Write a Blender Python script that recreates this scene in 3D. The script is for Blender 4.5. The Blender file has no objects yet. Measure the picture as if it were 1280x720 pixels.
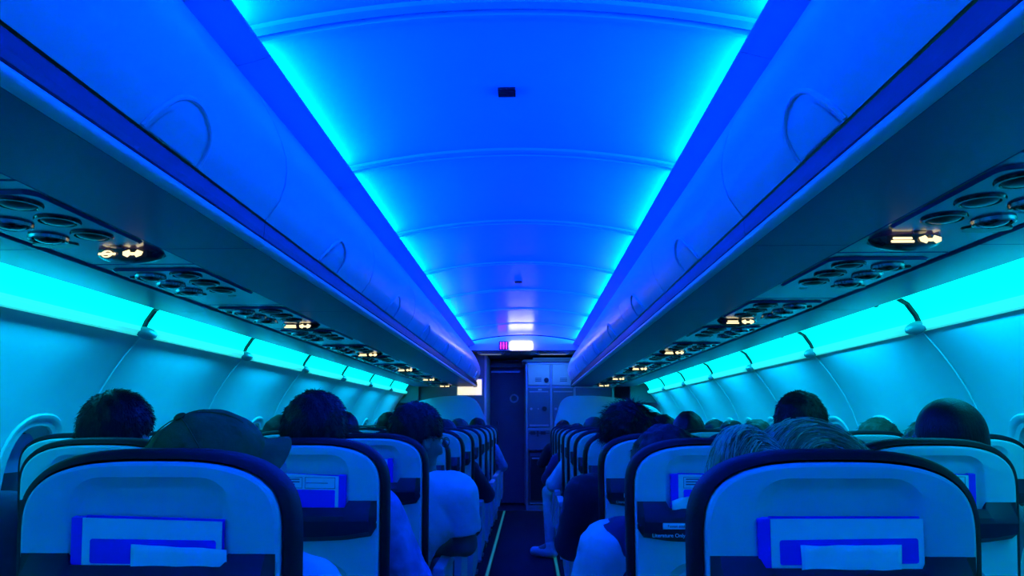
import bpy, bmesh, math, random
import numpy as np
from mathutils import Vector, Matrix, noise as mnoise

# ------------------------------------------------------------------ camera, world, lights, exposure
SC = bpy.context.scene
COL = SC.collection
PI = math.pi
FPX = 900.0
CAM = Vector((0.065, 0.0, 1.17))
PITCH = math.radians(10.45)
YAW = math.radians(1.34)
cd = bpy.data.cameras.new('camera')
cd.sensor_width = 36.0
cd.lens = FPX / 1280.0 * 36.0
cd.clip_start = 0.02
cam = bpy.data.objects.new('camera', cd)
COL.objects.link(cam)
cam.location = CAM
cam.rotation_euler = (PI / 2 + PITCH, 0, YAW)
SC.camera = cam
CR = cam.rotation_euler.to_matrix()

w = bpy.data.worlds.new('world')
SC.world = w
w.use_nodes = True
w.node_tree.nodes['Background'].inputs[0].default_value = (0.0, 0.006, 0.03, 1)
w.node_tree.nodes['Background'].inputs[1].default_value = 0.3

SC.view_settings.view_transform = 'Standard'
SC.view_settings.look = 'None'
SC.view_settings.exposure = 0.0
SC.view_settings.gamma = 1.0
SC.view_settings.use_curve_mapping = False

CEIL_COL = (0.0, 0.031, 1.0)      # mood light hidden behind the ceiling ledges
CEIL_W = 63.0                     # watts per lamp
COVE_COL = (0.0, 0.90, 0.86)      # glow put into the window-side cove reflectors
WASH_COL = (0.0, 0.54, 1.0)      # strip lamps that wash the sidewalls
COVE_E = 1.6
WASH_W = 10.5                      # watts per strip lamp behind the bins' outer edge
JOINT0, PANEL = 2.85, 1.066       # panel joints along the cabin
Y_END = JOINT0 + 6 * PANEL        # 9.246
Y_BACK = JOINT0 - 4 * PANEL       # -1.414

def ceiling_lamp(side, y0, y1):
    l = bpy.data.lights.new('ceiling_cove_lamp', 'AREA')
    l.shape = 'RECTANGLE'
    l.size = y1 - y0
    l.size_y = 0.03
    l.energy = CEIL_W * (y1 - y0)
    l.color = CEIL_COL
    o = bpy.data.objects.new('ceiling_cove_lamp', l)
    COL.objects.link(o)
    o.location = (side * 0.705, (y0 + y1) / 2, 2.146)
    d = Vector((-side * 0.86, 0, 0.50)).normalized()
    z = -d
    x = Vector((0, 1, 0))
    yv = z.cross(x)
    o.rotation_euler = Matrix((x, yv, z)).transposed().to_euler()
for k in range(-4, 6):
    ya = JOINT0 + k * PANEL
    for s in (-1, 1):
        ceiling_lamp(s, ya + 0.03, ya + PANEL - 0.10)

def wash_lamp(side, y0, y1):
    l = bpy.data.lights.new('sidewall_wash_lamp', 'AREA')
    l.shape = 'RECTANGLE'
    l.size = y1 - y0
    l.size_y = 0.02
    l.energy = WASH_W * (y1 - y0)
    l.color = WASH_COL
    o = bpy.data.objects.new('sidewall_wash_lamp', l)
    COL.objects.link(o)
    o.location = (side * 1.412, (y0 + y1) / 2, 1.592)
    z = -Vector((side * 0.50, 0, -0.86)).normalized()
    x = Vector((0, 1, 0))
    o.rotation_euler = Matrix((x, z.cross(x), z)).transposed().to_euler()
for k in range(-4, 6):
    ya = JOINT0 + k * PANEL
    for s in (-1, 1):
        wash_lamp(s, ya + 0.24, ya + PANEL - 0.24)

def lamp(name, loc, rot, sx, sy, e, col):
    l = bpy.data.lights.new(name, 'AREA')
    l.shape = 'RECTANGLE'
    l.size, l.size_y = sx, sy
    l.energy = e
    l.color = col
    o = bpy.data.objects.new(name, l)
    COL.objects.link(o)
    o.location = loc
    o.rotation_euler = rot
    return o
# forward entry area: dim lamp over the galley
lamp('entry_lamp', (0.35, 9.72, 2.035), (0, 0, 0), 0.6, 0.08, 3.2, (0.03, 0.25, 1.0))

# ------------------------------------------------------------------ helpers
def at(px, py, Y):
    """World point on the plane y = Y seen at photo pixel (px, py)."""
    d = CR @ Vector(((px - 640) / FPX, -(py - 360) / FPX, -1.0))
    return CAM + d * ((Y - CAM.y) / d.y)

def mat(name, col, rough=0.5, spec=0.5, metal=0.0, noise=0.0, nscale=30.0, bump=0.0, bscale=60.0, emit=None, estr=0.0,
        stretch=(1, 1, 1), trans=0.0, coat=0.0, sheen=0.0):
    m = bpy.data.materials.new(name)
    m.use_nodes = True
    nt = m.node_tree
    b = nt.nodes['Principled BSDF']
    b.inputs['Base Color'].default_value = (*col, 1)
    b.inputs['Roughness'].default_value = rough
    b.inputs['Specular IOR Level'].default_value = spec
    b.inputs['Metallic'].default_value = metal
    b.inputs['Coat Weight'].default_value = coat
    b.inputs['Sheen Weight'].default_value = sheen
    if trans:
        b.inputs['Transmission Weight'].default_value = trans
    if emit:
        b.inputs['Emission Color'].default_value = (*emit, 1)
        b.inputs['Emission Strength'].default_value = estr
    if noise or bump:
        tc = nt.nodes.new('ShaderNodeTexCoord')
        mp = nt.nodes.new('ShaderNodeMapping')
        mp.inputs['Scale'].default_value = stretch
        nt.links.new(tc.outputs['Object'], mp.inputs['Vector'])
    if noise:
        n = nt.nodes.new('ShaderNodeTexNoise')
        n.inputs['Scale'].default_value = nscale
        n.inputs['Detail'].default_value = 4
        nt.links.new(mp.outputs[0], n.inputs['Vector'])
        r = nt.nodes.new('ShaderNodeValToRGB')
        lo = [max(0, c * (1 - noise)) for c in col]
        hi = [min(1, c * (1 + noise)) for c in col]
        r.color_ramp.elements[0].position = 0.3
        r.color_ramp.elements[1].position = 0.7
        r.color_ramp.elements[0].color = (*lo, 1)
        r.color_ramp.elements[1].color = (*hi, 1)
        nt.links.new(n.outputs['Fac'], r.inputs['Fac'])
        nt.links.new(r.outputs['Color'], b.inputs['Base Color'])
    if bump:
        n2 = nt.nodes.new('ShaderNodeTexNoise')
        n2.inputs['Scale'].default_value = bscale
        n2.inputs['Detail'].default_value = 5
        nt.links.new(mp.outputs[0], n2.inputs['Vector'])
        bp = nt.nodes.new('ShaderNodeBump')
        bp.inputs['Strength'].default_value = bump
        bp.inputs['Distance'].default_value = 0.01
        nt.links.new(n2.outputs['Fac'], bp.inputs['Height'])
        nt.links.new(bp.outputs['Normal'], b.inputs['Normal'])
    return m

M = {}
M['ceiling'] = mat('ceiling_panel', (0.60, 0.60, 0.60), 0.23, 0.7, noise=0.02, nscale=3)
M['trim'] = mat('ceiling_trim', (0.42, 0.42, 0.45), 0.45)
M['bin'] = mat('bin_plastic', (0.80, 0.80, 0.82), 0.28, 0.5, noise=0.02, nscale=4)
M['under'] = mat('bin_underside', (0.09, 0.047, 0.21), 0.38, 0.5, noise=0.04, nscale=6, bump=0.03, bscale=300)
M['kick'] = mat('bin_kick_strip', (0.016, 0.018, 0.022), 0.5)
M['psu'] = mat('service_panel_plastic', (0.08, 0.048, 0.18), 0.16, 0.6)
M['dark'] = mat('dark_plastic', (0.015, 0.015, 0.02), 0.3)
M['lensdark'] = mat('sign_lens', (0.01, 0.01, 0.012), 0.18)
M['chrome'] = mat('vent_ring', (0.30, 0.30, 0.33), 0.2, metal=1.0)
M['warm'] = mat('lit_symbol', (0.1, 0.09, 0.07), 0.5, emit=(1.0, 0.80, 0.42), estr=1.7)
M['cove'] = mat('cove_reflector_glow', (0.22, 0.22, 0.22), 0.6, emit=COVE_COL, estr=COVE_E)  # reflector panel; its emission stands in for the hidden strip light falling on it
M['lit_ledge'] = mat('cove_ledge_glow', (0.6, 0.6, 0.6), 0.4, emit=(0.03, 0.92, 0.85), estr=0.75)  # no lamp: emission stands in for cove light caught along the ledge
M['bracket'] = mat('cove_bracket', (0.32, 0.32, 0.35), 0.4)
M['fixture'] = mat('entry_fixture_lens', (0.4, 0.4, 0.4), 0.4, emit=(0.16, 0.22, 0.2), estr=0.7)
M['ledge'] = mat('cove_ledge', (0.85, 0.85, 0.85), 0.4)
M['wall'] = mat('sidewall_panel', (0.74, 0.74, 0.76), 0.42, 0.5, noise=0.03, nscale=5, bump=0.02, bscale=200)
M['seam'] = mat('seam_strip', (0.85, 0.85, 0.87), 0.3)
M['bezel'] = mat('window_bezel', (0.8, 0.8, 0.82), 0.35)
M['pane'] = mat('window_pane', (0.03, 0.03, 0.06), 0.08, 0.8)
M['shade'] = mat('window_shade', (0.34, 0.34, 0.62), 0.5)
M['grille'] = mat('dado_panel', (0.42, 0.42, 0.46), 0.5, noise=0.7, nscale=160)
M['carpet'] = mat('aisle_carpet', (0.025, 0.025, 0.034), 0.95, 0.1, noise=0.35, nscale=220, bump=0.3, bscale=400)
M['gfloor'] = mat('entry_floor', (0.07, 0.07, 0.08), 0.4, noise=0.2, nscale=40)
M['strip'] = mat('path_strip', (0.15, 0.45, 0.25), 0.5, emit=(0.02, 0.5, 0.28), estr=0.25)
M['shell'] = mat('seat_shell', (0.62, 0.64, 0.60), 0.42, 0.4, noise=0.03, nscale=20, bump=0.03, bscale=500)
M['navy'] = mat('seat_cover', (0.006, 0.006, 0.011), 0.55, 0.18, noise=0.15, nscale=60, bump=0.12, bscale=250)
M['pocket'] = mat('literature_pocket', (0.015, 0.015, 0.028), 0.45, 0.25, bump=0.03, bscale=400)
M['seatgrey'] = mat('armrest_plastic', (0.45, 0.45, 0.48), 0.5)
M['metal'] = mat('seat_leg_metal', (0.35, 0.35, 0.38), 0.35, metal=0.7)
M['print'] = mat('pocket_print', (0.75, 0.75, 0.78), 0.6)
M['plate'] = mat('label_plate', (0.78, 0.78, 0.8), 0.5)
M['ink'] = mat('label_ink', (0.02, 0.02, 0.06), 0.6)
M['paper'] = mat('card_paper', (0.88, 0.88, 0.88), 0.6, noise=0.03, nscale=20)
M['slip'] = mat('slip_paper', (0.95, 0.95, 0.95), 0.7, noise=0.08, nscale=25, bump=0.15, bscale=30)
M['violet'] = mat('card_violet', (0.04, 0.018, 0.80), 0.4)
M['bulk'] = mat('bulkhead_laminate', (0.66, 0.66, 0.68), 0.5, noise=0.02, nscale=4)
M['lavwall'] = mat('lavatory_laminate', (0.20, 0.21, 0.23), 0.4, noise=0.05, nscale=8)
M['edge'] = mat('light_edge_trim', (0.7, 0.7, 0.72), 0.35)
M['door'] = mat('flight_deck_door', (0.10, 0.10, 0.14), 0.45, noise=0.06, nscale=6)
M['galley'] = mat('galley_front', (0.62, 0.63, 0.66), 0.35, noise=0.05, nscale=10)
M['galley_mid'] = mat('galley_compartment', (0.15, 0.15, 0.18), 0.35, noise=0.05, nscale=10)
M['alu'] = mat('aluminium_frame', (0.55, 0.56, 0.58), 0.3, metal=0.6)
M['exit'] = mat('exit_sign_face', (0.9, 0.9, 0.9), 0.5, emit=(1.0, 0.93, 0.92), estr=4.5)
M['exitink'] = mat('exit_sign_print', (0.7, 0.05, 0.05), 0.5, emit=(1.0, 0.25, 0.2), estr=1.0)
M['pink'] = mat('lavatory_symbol', (0.6, 0.05, 0.5), 0.5, emit=(1.0, 0.03, 0.75), estr=2.2)
M['poster'] = mat('lit_panel', (0.8, 0.8, 0.7), 0.5, emit=(1.0, 0.86, 0.45), estr=1.0, noise=0.05, nscale=14)
M['skin'] = mat('skin', (0.42, 0.28, 0.21), 0.5, 0.4, noise=0.08, nscale=40)
M['skin_dark'] = mat('skin_deep', (0.20, 0.12, 0.085), 0.5, 0.4, noise=0.08, nscale=40)
M['hair_black'] = mat('hair_black', (0.006, 0.005, 0.006), 0.5, 0.18, bump=0.3, bscale=90, stretch=(3, 3, 0.6))
M['hair_brown'] = mat('hair_brown', (0.05, 0.04, 0.022), 0.5, 0.25, bump=0.35, bscale=90, stretch=(3, 3, 0.6))
M['hair_blond'] = mat('hair_blond', (0.34, 0.30, 0.20), 0.42, 0.5, bump=0.35, bscale=90, stretch=(3, 3, 0.6))
M['hair_fair'] = mat('hair_fair_strand', (0.66, 0.62, 0.30), 0.4, 0.5)
M['hair_shade'] = mat('hair_dark_blond', (0.20, 0.19, 0.06), 0.42, 0.5)
M['eye'] = mat('eye_white', (0.8, 0.8, 0.78), 0.2)
M['cap'] = mat('cap_cotton', (0.05, 0.10, 0.016), 0.85, 0.2, noise=0.25, nscale=18, bump=0.35, bscale=45)
def cloth(name, col, n=0.12):
    return mat(name, col, 0.85, 0.2, noise=n, nscale=25, bump=0.55, bscale=16, sheen=0.1)
M['white_cloth'] = cloth('white_cotton', (0.82, 0.82, 0.83), 0.04)
M['pale_cloth'] = cloth('pale_cotton', (0.6, 0.6, 0.63), 0.05)
M['denim'] = cloth('blue_denim', (0.20, 0.25, 0.50), 0.25)
M['black_cloth'] = cloth('black_cloth', (0.014, 0.014, 0.02))
M['navy_cloth'] = cloth('navy_cloth', (0.03, 0.03, 0.08))
M['grey_cloth'] = cloth('grey_cloth', (0.12, 0.12, 0.14))
M['trouser'] = cloth('dark_trousers', (0.03, 0.03, 0.05))
M['shoe'] = mat('shoe', (0.05, 0.05, 0.06), 0.6)
M['shoe_white'] = mat('white_sneaker', (0.8, 0.8, 0.8), 0.6)

def link(o, parent=None):
    COL.objects.link(o)
    if parent is not None:
        o.parent = parent
    return o

def mesh(name, V, F, m=None, parent=None, smooth=False, angle=None):
    me = bpy.data.meshes.new(name)
    me.from_pydata([tuple(v) for v in V], [], F)
    me.update()
    bm = bmesh.new()
    bm.from_mesh(me)
    bmesh.ops.recalc_face_normals(bm, faces=bm.faces)
    bm.to_mesh(me)
    bm.free()
    if m is not None:
        me.materials.append(m)
    if smooth:
        for p in me.polygons:
            p.use_smooth = True
        if angle:
            try:
                me.set_sharp_from_angle(angle=angle)
            except Exception:
                pass
    return link(bpy.data.objects.new(name, me), parent)

class MB:
    """Collects vertices and faces for one mesh object."""
    def __init__(s):
        s.V, s.F = [], []
    def add(s, V, F):
        n = len(s.V)
        s.V += [tuple(v) for v in V]
        s.F += [tuple(i + n for i in f) for f in F]
        return s
    def box(s, x0, x1, y0, y1, z0, z1, b=0.0):
        if b <= 0:
            V = [(x, y, z) for z in (z0, z1) for (x, y) in ((x0, y0), (x1, y0), (x1, y1), (x0, y1))]
            F = [(3, 2, 1, 0), (4, 5, 6, 7), (0, 1, 5, 4), (1, 2, 6, 5), (2, 3, 7, 6), (3, 0, 4, 7)]
            return s.add(V, F)
        bm = bmesh.new()
        bmesh.ops.create_cube(bm, size=1)
        for v in bm.verts:
            v.co = Vector(((x0 + x1) / 2 + v.co.x * (x1 - x0), (y0 + y1) / 2 + v.co.y * (y1 - y0), (z0 + z1) / 2 + v.co.z * (z1 - z0)))
        bmesh.ops.bevel(bm, geom=list(bm.edges), offset=b, segments=2, affect='EDGES', profile=0.6)
        return s.bm(bm)
    def bm(s, bm):
        bm.verts.index_update()
        s.add([v.co[:] for v in bm.verts], [[v.index for v in f.verts] for f in bm.faces])
        bm.free()
        return s
    def loft(s, loops, cap0=True, cap1=True, closed=True):
        n = len(loops[0])
        V = [p for l in loops for p in l]
        F = []
        for i in range(len(loops) - 1):
            for j in range(n if closed else n - 1):
                a, b = i * n + j, i * n + (j + 1) % n
                F.append((a, b, b + n, a + n))
        if cap0:
            F.append(tuple(range(n))[::-1])
        if cap1:
            F.append(tuple((len(loops) - 1) * n + j for j in range(n)))
        return s.add(V, F)
    def tube(s, pts, r, n=8, r2=None):
        pts = [Vector(p) for p in pts]
        loops = []
        up = None
        for i, p in enumerate(pts):
            t = (pts[min(i + 1, len(pts) - 1)] - pts[max(i - 1, 0)]).normalized()
            if up is None:
                up = t.orthogonal().normalized()
            u = (up - t * up.dot(t)).normalized()
            up = u
            v = t.cross(u)
            rr = r if r2 is None else r + (r2 - r) * i / (len(pts) - 1)
            loops.append([tuple(p + u * (rr * math.cos(a)) + v * (rr * math.sin(a))) for a in [2 * PI * k / n for k in range(n)]])
        return s.loft(loops)
    def cyl(s, c, axis, r, h, n=24, r2=None):
        c, a = Vector(c), Vector(axis).normalized()
        u = a.orthogonal().normalized()
        v = a.cross(u)
        r2 = r if r2 is None else r2
        L = []
        for (rr, d) in ((r, 0), (r2, h)):
            L.append([tuple(c + a * d + u * (rr * math.cos(t)) + v * (rr * math.sin(t))) for t in [2 * PI * k / n for k in range(n)]])
        return s.loft(L)
    def ell(s, c, r, nu=20, nv=12, R=None):
        V, F = [], []
        c = Vector(c)
        for j in range(nv + 1):
            ph = PI * j / nv
            for i in range(nu):
                th = 2 * PI * i / nu
                p = Vector((r[0] * math.sin(ph) * math.cos(th), r[1] * math.sin(ph) * math.sin(th), r[2] * math.cos(ph)))
                if R is not None:
                    p = R @ p
                V.append(tuple(c + p))
        for j in range(nv):
            for i in range(nu):
                a, b = j * nu + i, j * nu + (i + 1) % nu
                F.append((a, b, b + nu, a + nu))
        s.add(V, F)
        return s
    def prism(s, poly, y0, y1):
        """poly of (x, z) extruded along y."""
        return s.loft([[(x, y0, z) for x, z in poly], [(x, y1, z) for x, z in poly]])
    def sheet(s, prof, y0, y1, t):
        """open (x, z) profile extruded along y with thickness t to its left."""
        n = len(prof)
        off = []
        for i in range(n):
            a, b = Vector(prof[max(i - 1, 0)]), Vector(prof[min(i + 1, n - 1)])
            d = (b - a).normalized()
            off.append((prof[i][0] - d.y * t, prof[i][1] + d.x * t))
        return s.prism(list(prof) + off[::-1], y0, y1)
    def build(s, name, m, parent=None, smooth=False, angle=math.radians(35)):
        return mesh(name, s.V, s.F, m, parent, smooth, angle if smooth else None)

def tag(o, label=None, cat=None, group=None, kind=None):
    if label: o['label'] = label
    if cat: o['category'] = cat
    if group: o['group'] = group
    if kind: o['kind'] = kind
    return o

def empty(name, loc=(0, 0, 0), rz=0.0):
    o = bpy.data.objects.new(name, None)
    o.empty_display_size = 0.1
    COL.objects.link(o)
    o.location = loc
    o.rotation_euler = (0, 0, rz)
    return o

def copy_tree(o, parent=None):
    c = o.copy()
    COL.objects.link(c)
    c.parent = parent
    for ch in list(o.children):
        copy_tree(ch, c)
    return c

def struct(o, label=None, cat=None):
    return tag(o, label, cat, kind='structure')

def text_mesh(body, size, name='lettering', m=None, parent=None, loc=(0, 0, 0), rot=(PI / 2, 0, 0), align='LEFT', depth=0.0003, bold=0.0):
    cu = bpy.data.curves.new(name, 'FONT')
    cu.body = body
    cu.size = size
    cu.align_x = align
    cu.extrude = depth
    cu.offset = bold
    t = bpy.data.objects.new('tmp', cu)
    COL.objects.link(t)
    bpy.context.view_layer.update()
    me = bpy.data.meshes.new_from_object(t.evaluated_get(bpy.context.evaluated_depsgraph_get()))
    bpy.data.objects.remove(t)
    me.materials.clear()
    if m: me.materials.append(m)
    mt = Matrix.Translation(loc) @ (Matrix.Rotation(rot[2], 4, 'Z') @ Matrix.Rotation(rot[1], 4, 'Y') @ Matrix.Rotation(rot[0], 4, 'X'))
    me.transform(mt)
    return link(bpy.data.objects.new(name, me), parent)

def boolean(o, cutter, op='DIFFERENCE'):
    md = o.modifiers.new('b', 'BOOLEAN')
    md.operation = op
    md.solver = 'EXACT'
    md.object = cutter
    bpy.context.view_layer.update()
    me = bpy.data.meshes.new_from_object(o.evaluated_get(bpy.context.evaluated_depsgraph_get()))
    o.modifiers.clear()
    old = o.data
    o.data = me
    bpy.data.objects.remove(cutter)
    return o

def rrect(x0, x1, y0, y1, r, n=6):
    P = []
    for cx, cy, a0 in ((x1 - r, y1 - r, 0), (x0 + r, y1 - r, PI / 2), (x0 + r, y0 + r, PI), (x1 - r, y0 + r, 1.5 * PI)):
        for i in range(n + 1):
            a = a0 + PI / 2 * i / n
            P.append((cx + r * math.cos(a), cy + r * math.sin(a)))
    return P
ORD = ['first', 'second', 'third', 'fourth', 'fifth', 'sixth', 'seventh', 'eighth', 'ninth', 'tenth', 'eleventh', 'twelfth']

# ------------------------------------------------------------------ the setting
WOFF = 0.03
WALL = [(1.550, 1.520), (1.585, 1.478), (1.620, 1.432), (1.660, 1.370), (1.700, 1.300), (1.733, 1.220), (1.760, 1.130),
        (1.780, 1.020), (1.793, 0.900), (1.797, 0.78), (1.795, 0.60), (1.775, 0.40), (1.73, 0.20), (1.66, 0.0)]
def wallx(z):
    for (xa, za), (xb, zb) in zip(WALL, WALL[1:]):
        if zb <= z <= za:
            return xa + (xb - xa) * (za - z) / (za - zb)
    return 1.8

struct(MB().box(-1.75, 1.80, Y_BACK - .05, 9.86, -0.06, 0.0).build('floor', M['carpet']))
struct(MB().box(-1.75, 1.80, 9.86, 11.2, -0.06, 0.002).build('floor', M['gfloor']))
struct(MB().box(-1.9, 1.95, Y_BACK - .12, Y_BACK - .05, -0.06, 2.5).build('wall_back', M['bulk']))

# ceiling: one arched panel per bay, a lip at either end, ledges along the sides
def ceil_z(x): return 2.268 - 0.165 * x * x
NARC = 28
for k in range(-4, 6):
    y0, y1 = JOINT0 + k * PANEL + 0.009, JOINT0 + (k + 1) * PANEL - 0.009
    ys = [y0, y0 + .006, y0 + .022, y0 + .030, y1 - .050, y1 - .040, y1 - .006, y1]
    dz = [.004, -.006, -.006, 0, 0, -.007, -.007, .004]
    xs = [-0.74 + 1.48 * i / NARC for i in range(NARC + 1)]
    V, F = [], []
    for y, d in zip(ys, dz):
        V += [(x, y, ceil_z(x) + d) for x in xs]
    nb = len(V)
    for y in (y0, y1):
        V += [(x, y, ceil_z(x) + .02) for x in xs]
    n = NARC + 1
    for j in range(len(ys) - 1):
        for i in range(NARC):
            a = j * n + i
            F.append((a, a + 1, a + 1 + n, a + n))
    for i in range(NARC):
        F.append((i, i + 1, nb + i + 1, nb + i))
        a = (len(ys) - 1) * n + i
        F.append((a, a + 1, nb + n + i + 1, nb + n + i))
        F.append((nb + i, nb + i + 1, nb + n + i + 1, nb + n + i))
    c = struct(mesh('ceiling', V, F, M['ceiling'], smooth=True, angle=math.radians(30)))
    if k in (-0, 4):
        pass
# dark seam backing above the joints
b = MB()
for k in range(-3, 7):
    y = JOINT0 + k * PANEL
    b.loft([[(x, y - .02, ceil_z(x) + .022) for x in np.linspace(-.74, .74, 15)], [(x, y + .02, ceil_z(x) + .022) for x in np.linspace(-.74, .74, 15)]], False, False, closed=False)
struct(b.build('trim_1', M['dark']))
for i, s in enumerate((-1, 1)):
    t = MB()
    for k in range(-4, 6):
        y0, y1 = JOINT0 + k * PANEL + 0.002, JOINT0 + (k + 1) * PANEL - 0.002
        t.prism([(s * x, z) for x, z in ((.742, 2.106), (.700, 2.116), (.640, 2.134), (.631, 2.139), (.633, 2.147), (.645, 2.149), (.70, 2.130), (.745, 2.122))], y0, y1)
    struct(t.build('trim_%d' % (2 + i), M['trim']))
    # lamp trough behind the ledge
    t = MB().prism([(s * x, z) for x, z in ((.735, 2.120), (.78, 2.12), (.78, 2.30), (.735, 2.30))], Y_BACK, Y_END)
    struct(t.build('trim_%d' % (4 + i), M['trim']))

# end header with the lit signs
def arch(zb, y0, y1, xh=.70):
    xs = np.linspace(-xh, xh, 29)
    return [[(x, y, max(ceil_z(x) - .016, 2.10)) for x in xs] + [(xh, y, zb), (-xh, y, zb)] for y in (y0, y1)]
struct(MB().loft(arch(2.062, Y_END + .002, Y_END + .05)).build('wall_header', M['bin']))
# recessed rim that frames the header from below
struct(MB().box(-.72, .72, Y_END, Y_END + .055, 2.050, 2.062).build('trim_6', M['dark']))

# flight attendant sign boxes on the header
sg = empty('exit_sign', at(651.5, 432.5, Y_END))
def loc_plate(r, t, y=0.0):
    return [[(x, y, z) for x, z in r], [(x, y - t, z) for x, z in r]]
MB().loft(loc_plate(rrect(-.142, .142, -.055, .055, .022), .016, 0.0)).build('sign_face', M['exit'], sg)
text_mesh('EXIT', .055, 'lettering', M['exitink'], sg, (0, -.0165, -.019), align='CENTER')
tag(sg, 'white glowing exit sign on the header at the front of the cabin', 'sign')
sg = empty('lavatory_sign', at(629.5, 432, Y_END))
MB().loft(loc_plate(rrect(-.060, .060, -.055, .055, .01), .004)).build('sign_plate', M['dark'], sg)
f = MB()
for x in (-.036, 0, .036):
    f.cyl((x, -.005, .034), (0, -1, 0), .010, .003, 14)
    f.loft(loc_plate(rrect(x - .009, x + .009, -.018, .020, .005, 3), .003, -.005))
    f.box(x - .008, x - .002, -.008, -.005, -.046, -.014)
    f.box(x + .002, x + .008, -.008, -.005, -.046, -.014)
f.build('person_symbols', M['pink'], sg)
tag(sg, 'small pink lit lavatory sign with three figures beside the exit sign', 'sign')

# two dark sensor plates set in the ceiling
for n, (px, py) in enumerate(((633.5, 114), (648, 352))):
    # meet the ceiling along the ray
    a, b_ = at(px, py, 0.5), at(px, py, 9.0)
    lo, hi = 0.0, 1.0
    for _ in range(40):
        m_ = (lo + hi) / 2
        p = a.lerp(b_, m_)
        if p.z < ceil_z(p.x): lo = m_
        else: hi = m_
    p = a.lerp(b_, lo)
    s = empty('ceiling_speaker', (p.x, p.y, ceil_z(p.x) - .001))
    MB().box(-.030, .030, -.030, .030, -.008, .004, .003).build('frame', M['lensdark'], s)
    g = MB()
    for i in range(5):
        g.box(-.024, .024, -.022 + .010 * i, -.018 + .010 * i, -.0095, -.007)
    g.build('grille', M['dark'], s)
    tag(s, ['small dark rectangular plate in the nearest whole ceiling panel', 'tiny dark plate far along the ceiling near the exit sign'][n], 'ceiling vent', 'dark plates in the ceiling')

# sidewalls with window openings
wn = 0
for si, s in enumerate((-1, 1)):
    side = ('left', 'right')[si]
    off = WOFF
    for k in range(-4, 6):
        yj = JOINT0 + k * PANEL + (.06 if s < 0 else -.04)
        y0, y1 = yj + .003, yj + PANEL - .003
        prof = [(s * x + off, z) for x, z in WALL]
        wl = MB().sheet(prof if s < 0 else prof, y0, y1, .018 if s > 0 else -.018).build('wall_' + side, M['wall'], None, True, math.radians(40))
        seen = (k >= -2)
        if seen:
            for yw in (yj + PANEL * .25, yj + PANEL * .75):
                c = MB()
                L = []
                for xx in (1.60, 1.90):
                    L.append([(s * xx + off, yw + .118 * math.copysign(abs(math.cos(a)) ** .75, math.cos(a)), .985 + .168 * math.copysign(abs(math.sin(a)) ** .75, math.sin(a))) for a in [2 * PI * q / 32 for q in range(32)]])
                cut = c.loft(L).build('cut', None)
                boolean(wl, cut)
        struct(wl)
        st = MB()
        pp = [(s * (x - .001) + off, z) for x, z in WALL[:11]]
        st.tube([(x, y0 - .003, z) for x, z in pp], .0035, 6)
        st.build('seam_strip', M['seam'], wl, True)
        if seen:
            for yw in (yj + PANEL * .25, yj + PANEL * .75):
                wn += 1
                W = empty('window_%d' % wn, (s * wallx(.985) + off, yw, .985))
                struct(W)
                def ring(ry, rz, d, e=.8, n=36, zc=0.0):
                    R = []
                    for q in range(n):
                        a = 2 * PI * q / n
                        yy = ry * math.copysign(abs(math.cos(a)) ** e, math.cos(a))
                        zz = rz * math.copysign(abs(math.sin(a)) ** e, math.sin(a)) + zc
                        xw = s * (wallx(.985 + zz) - wallx(.985))
                        R.append((xw + s * d, yy, zz))
                    return R
                MB().loft([ring(.172, .212, -.001), ring(.166, .206, -.008), ring(.156, .196, -.008), ring(.145, .185, -.002), ring(.118, .160, .018), ring(.106, .150, .055), ring(.100, .143, .062), ring(.100, .143, .075)], False, False).build('bezel', M['bezel'], W, True)
                MB().loft([ring(.104, .147, .066), ring(.104, .147, .070)]).build('pane', M['pane'], W)
                sh = MB()
                zc = .02
                hh = .5 if (wn % 3) else .25
                R = [(s * (.060) + s * (wallx(.985 + z) - wallx(.985)), y, z) for y, z in rrect(-.097, .097, .135 - .27 * hh, .138, .03)]
                sh.loft([R, [(x + s * .004, y, z) for x, y, z in R]])
                sh.build('shade', M['shade'], W)
    # waist rail and dado grille
    zr = .885
    xr = wallx(zr)
    t = MB().prism([(s * x + off, z) for x, z in ((xr + .01, zr + .015), (xr - .014, zr + .010), (xr - .018, zr), (xr - .012, zr - .01), (xr + .01, zr - .015))], Y_BACK, 9.0)
    # rail sits below the window bezels
    for q in range(len(t.V)):
        x, y, z = t.V[q]
        t.V[q] = (x, y, z - .135)
    struct(t.build('trim_%d' % (7 + si), M['ledge']))
    t = MB().sheet([(s * (wallx(z) - .006) + off, z) for z in (.735, .66, .58)], Y_BACK, 9.0, .004 * s)
    struct(t.build('trim_%d' % (9 + si), M['grille']))

# photoluminescent floor path strips
for i, (x, lab) in enumerate(((-.265, 'glowing green path strip along the left edge of the aisle floor'), (.285, 'faint glowing path strip along the right edge of the aisle floor'))):
    ps = empty('path_strip', (x, 0, 0))
    MB().box(-.011, .011, .4, 9.85, .0, .004).build('strip', M['strip'], ps)
    MB().box(-.017, .017, .39, 9.86, -.001, .002).build('track', M['dark'], ps)
    tag(ps, lab, 'floor light strip')

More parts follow.
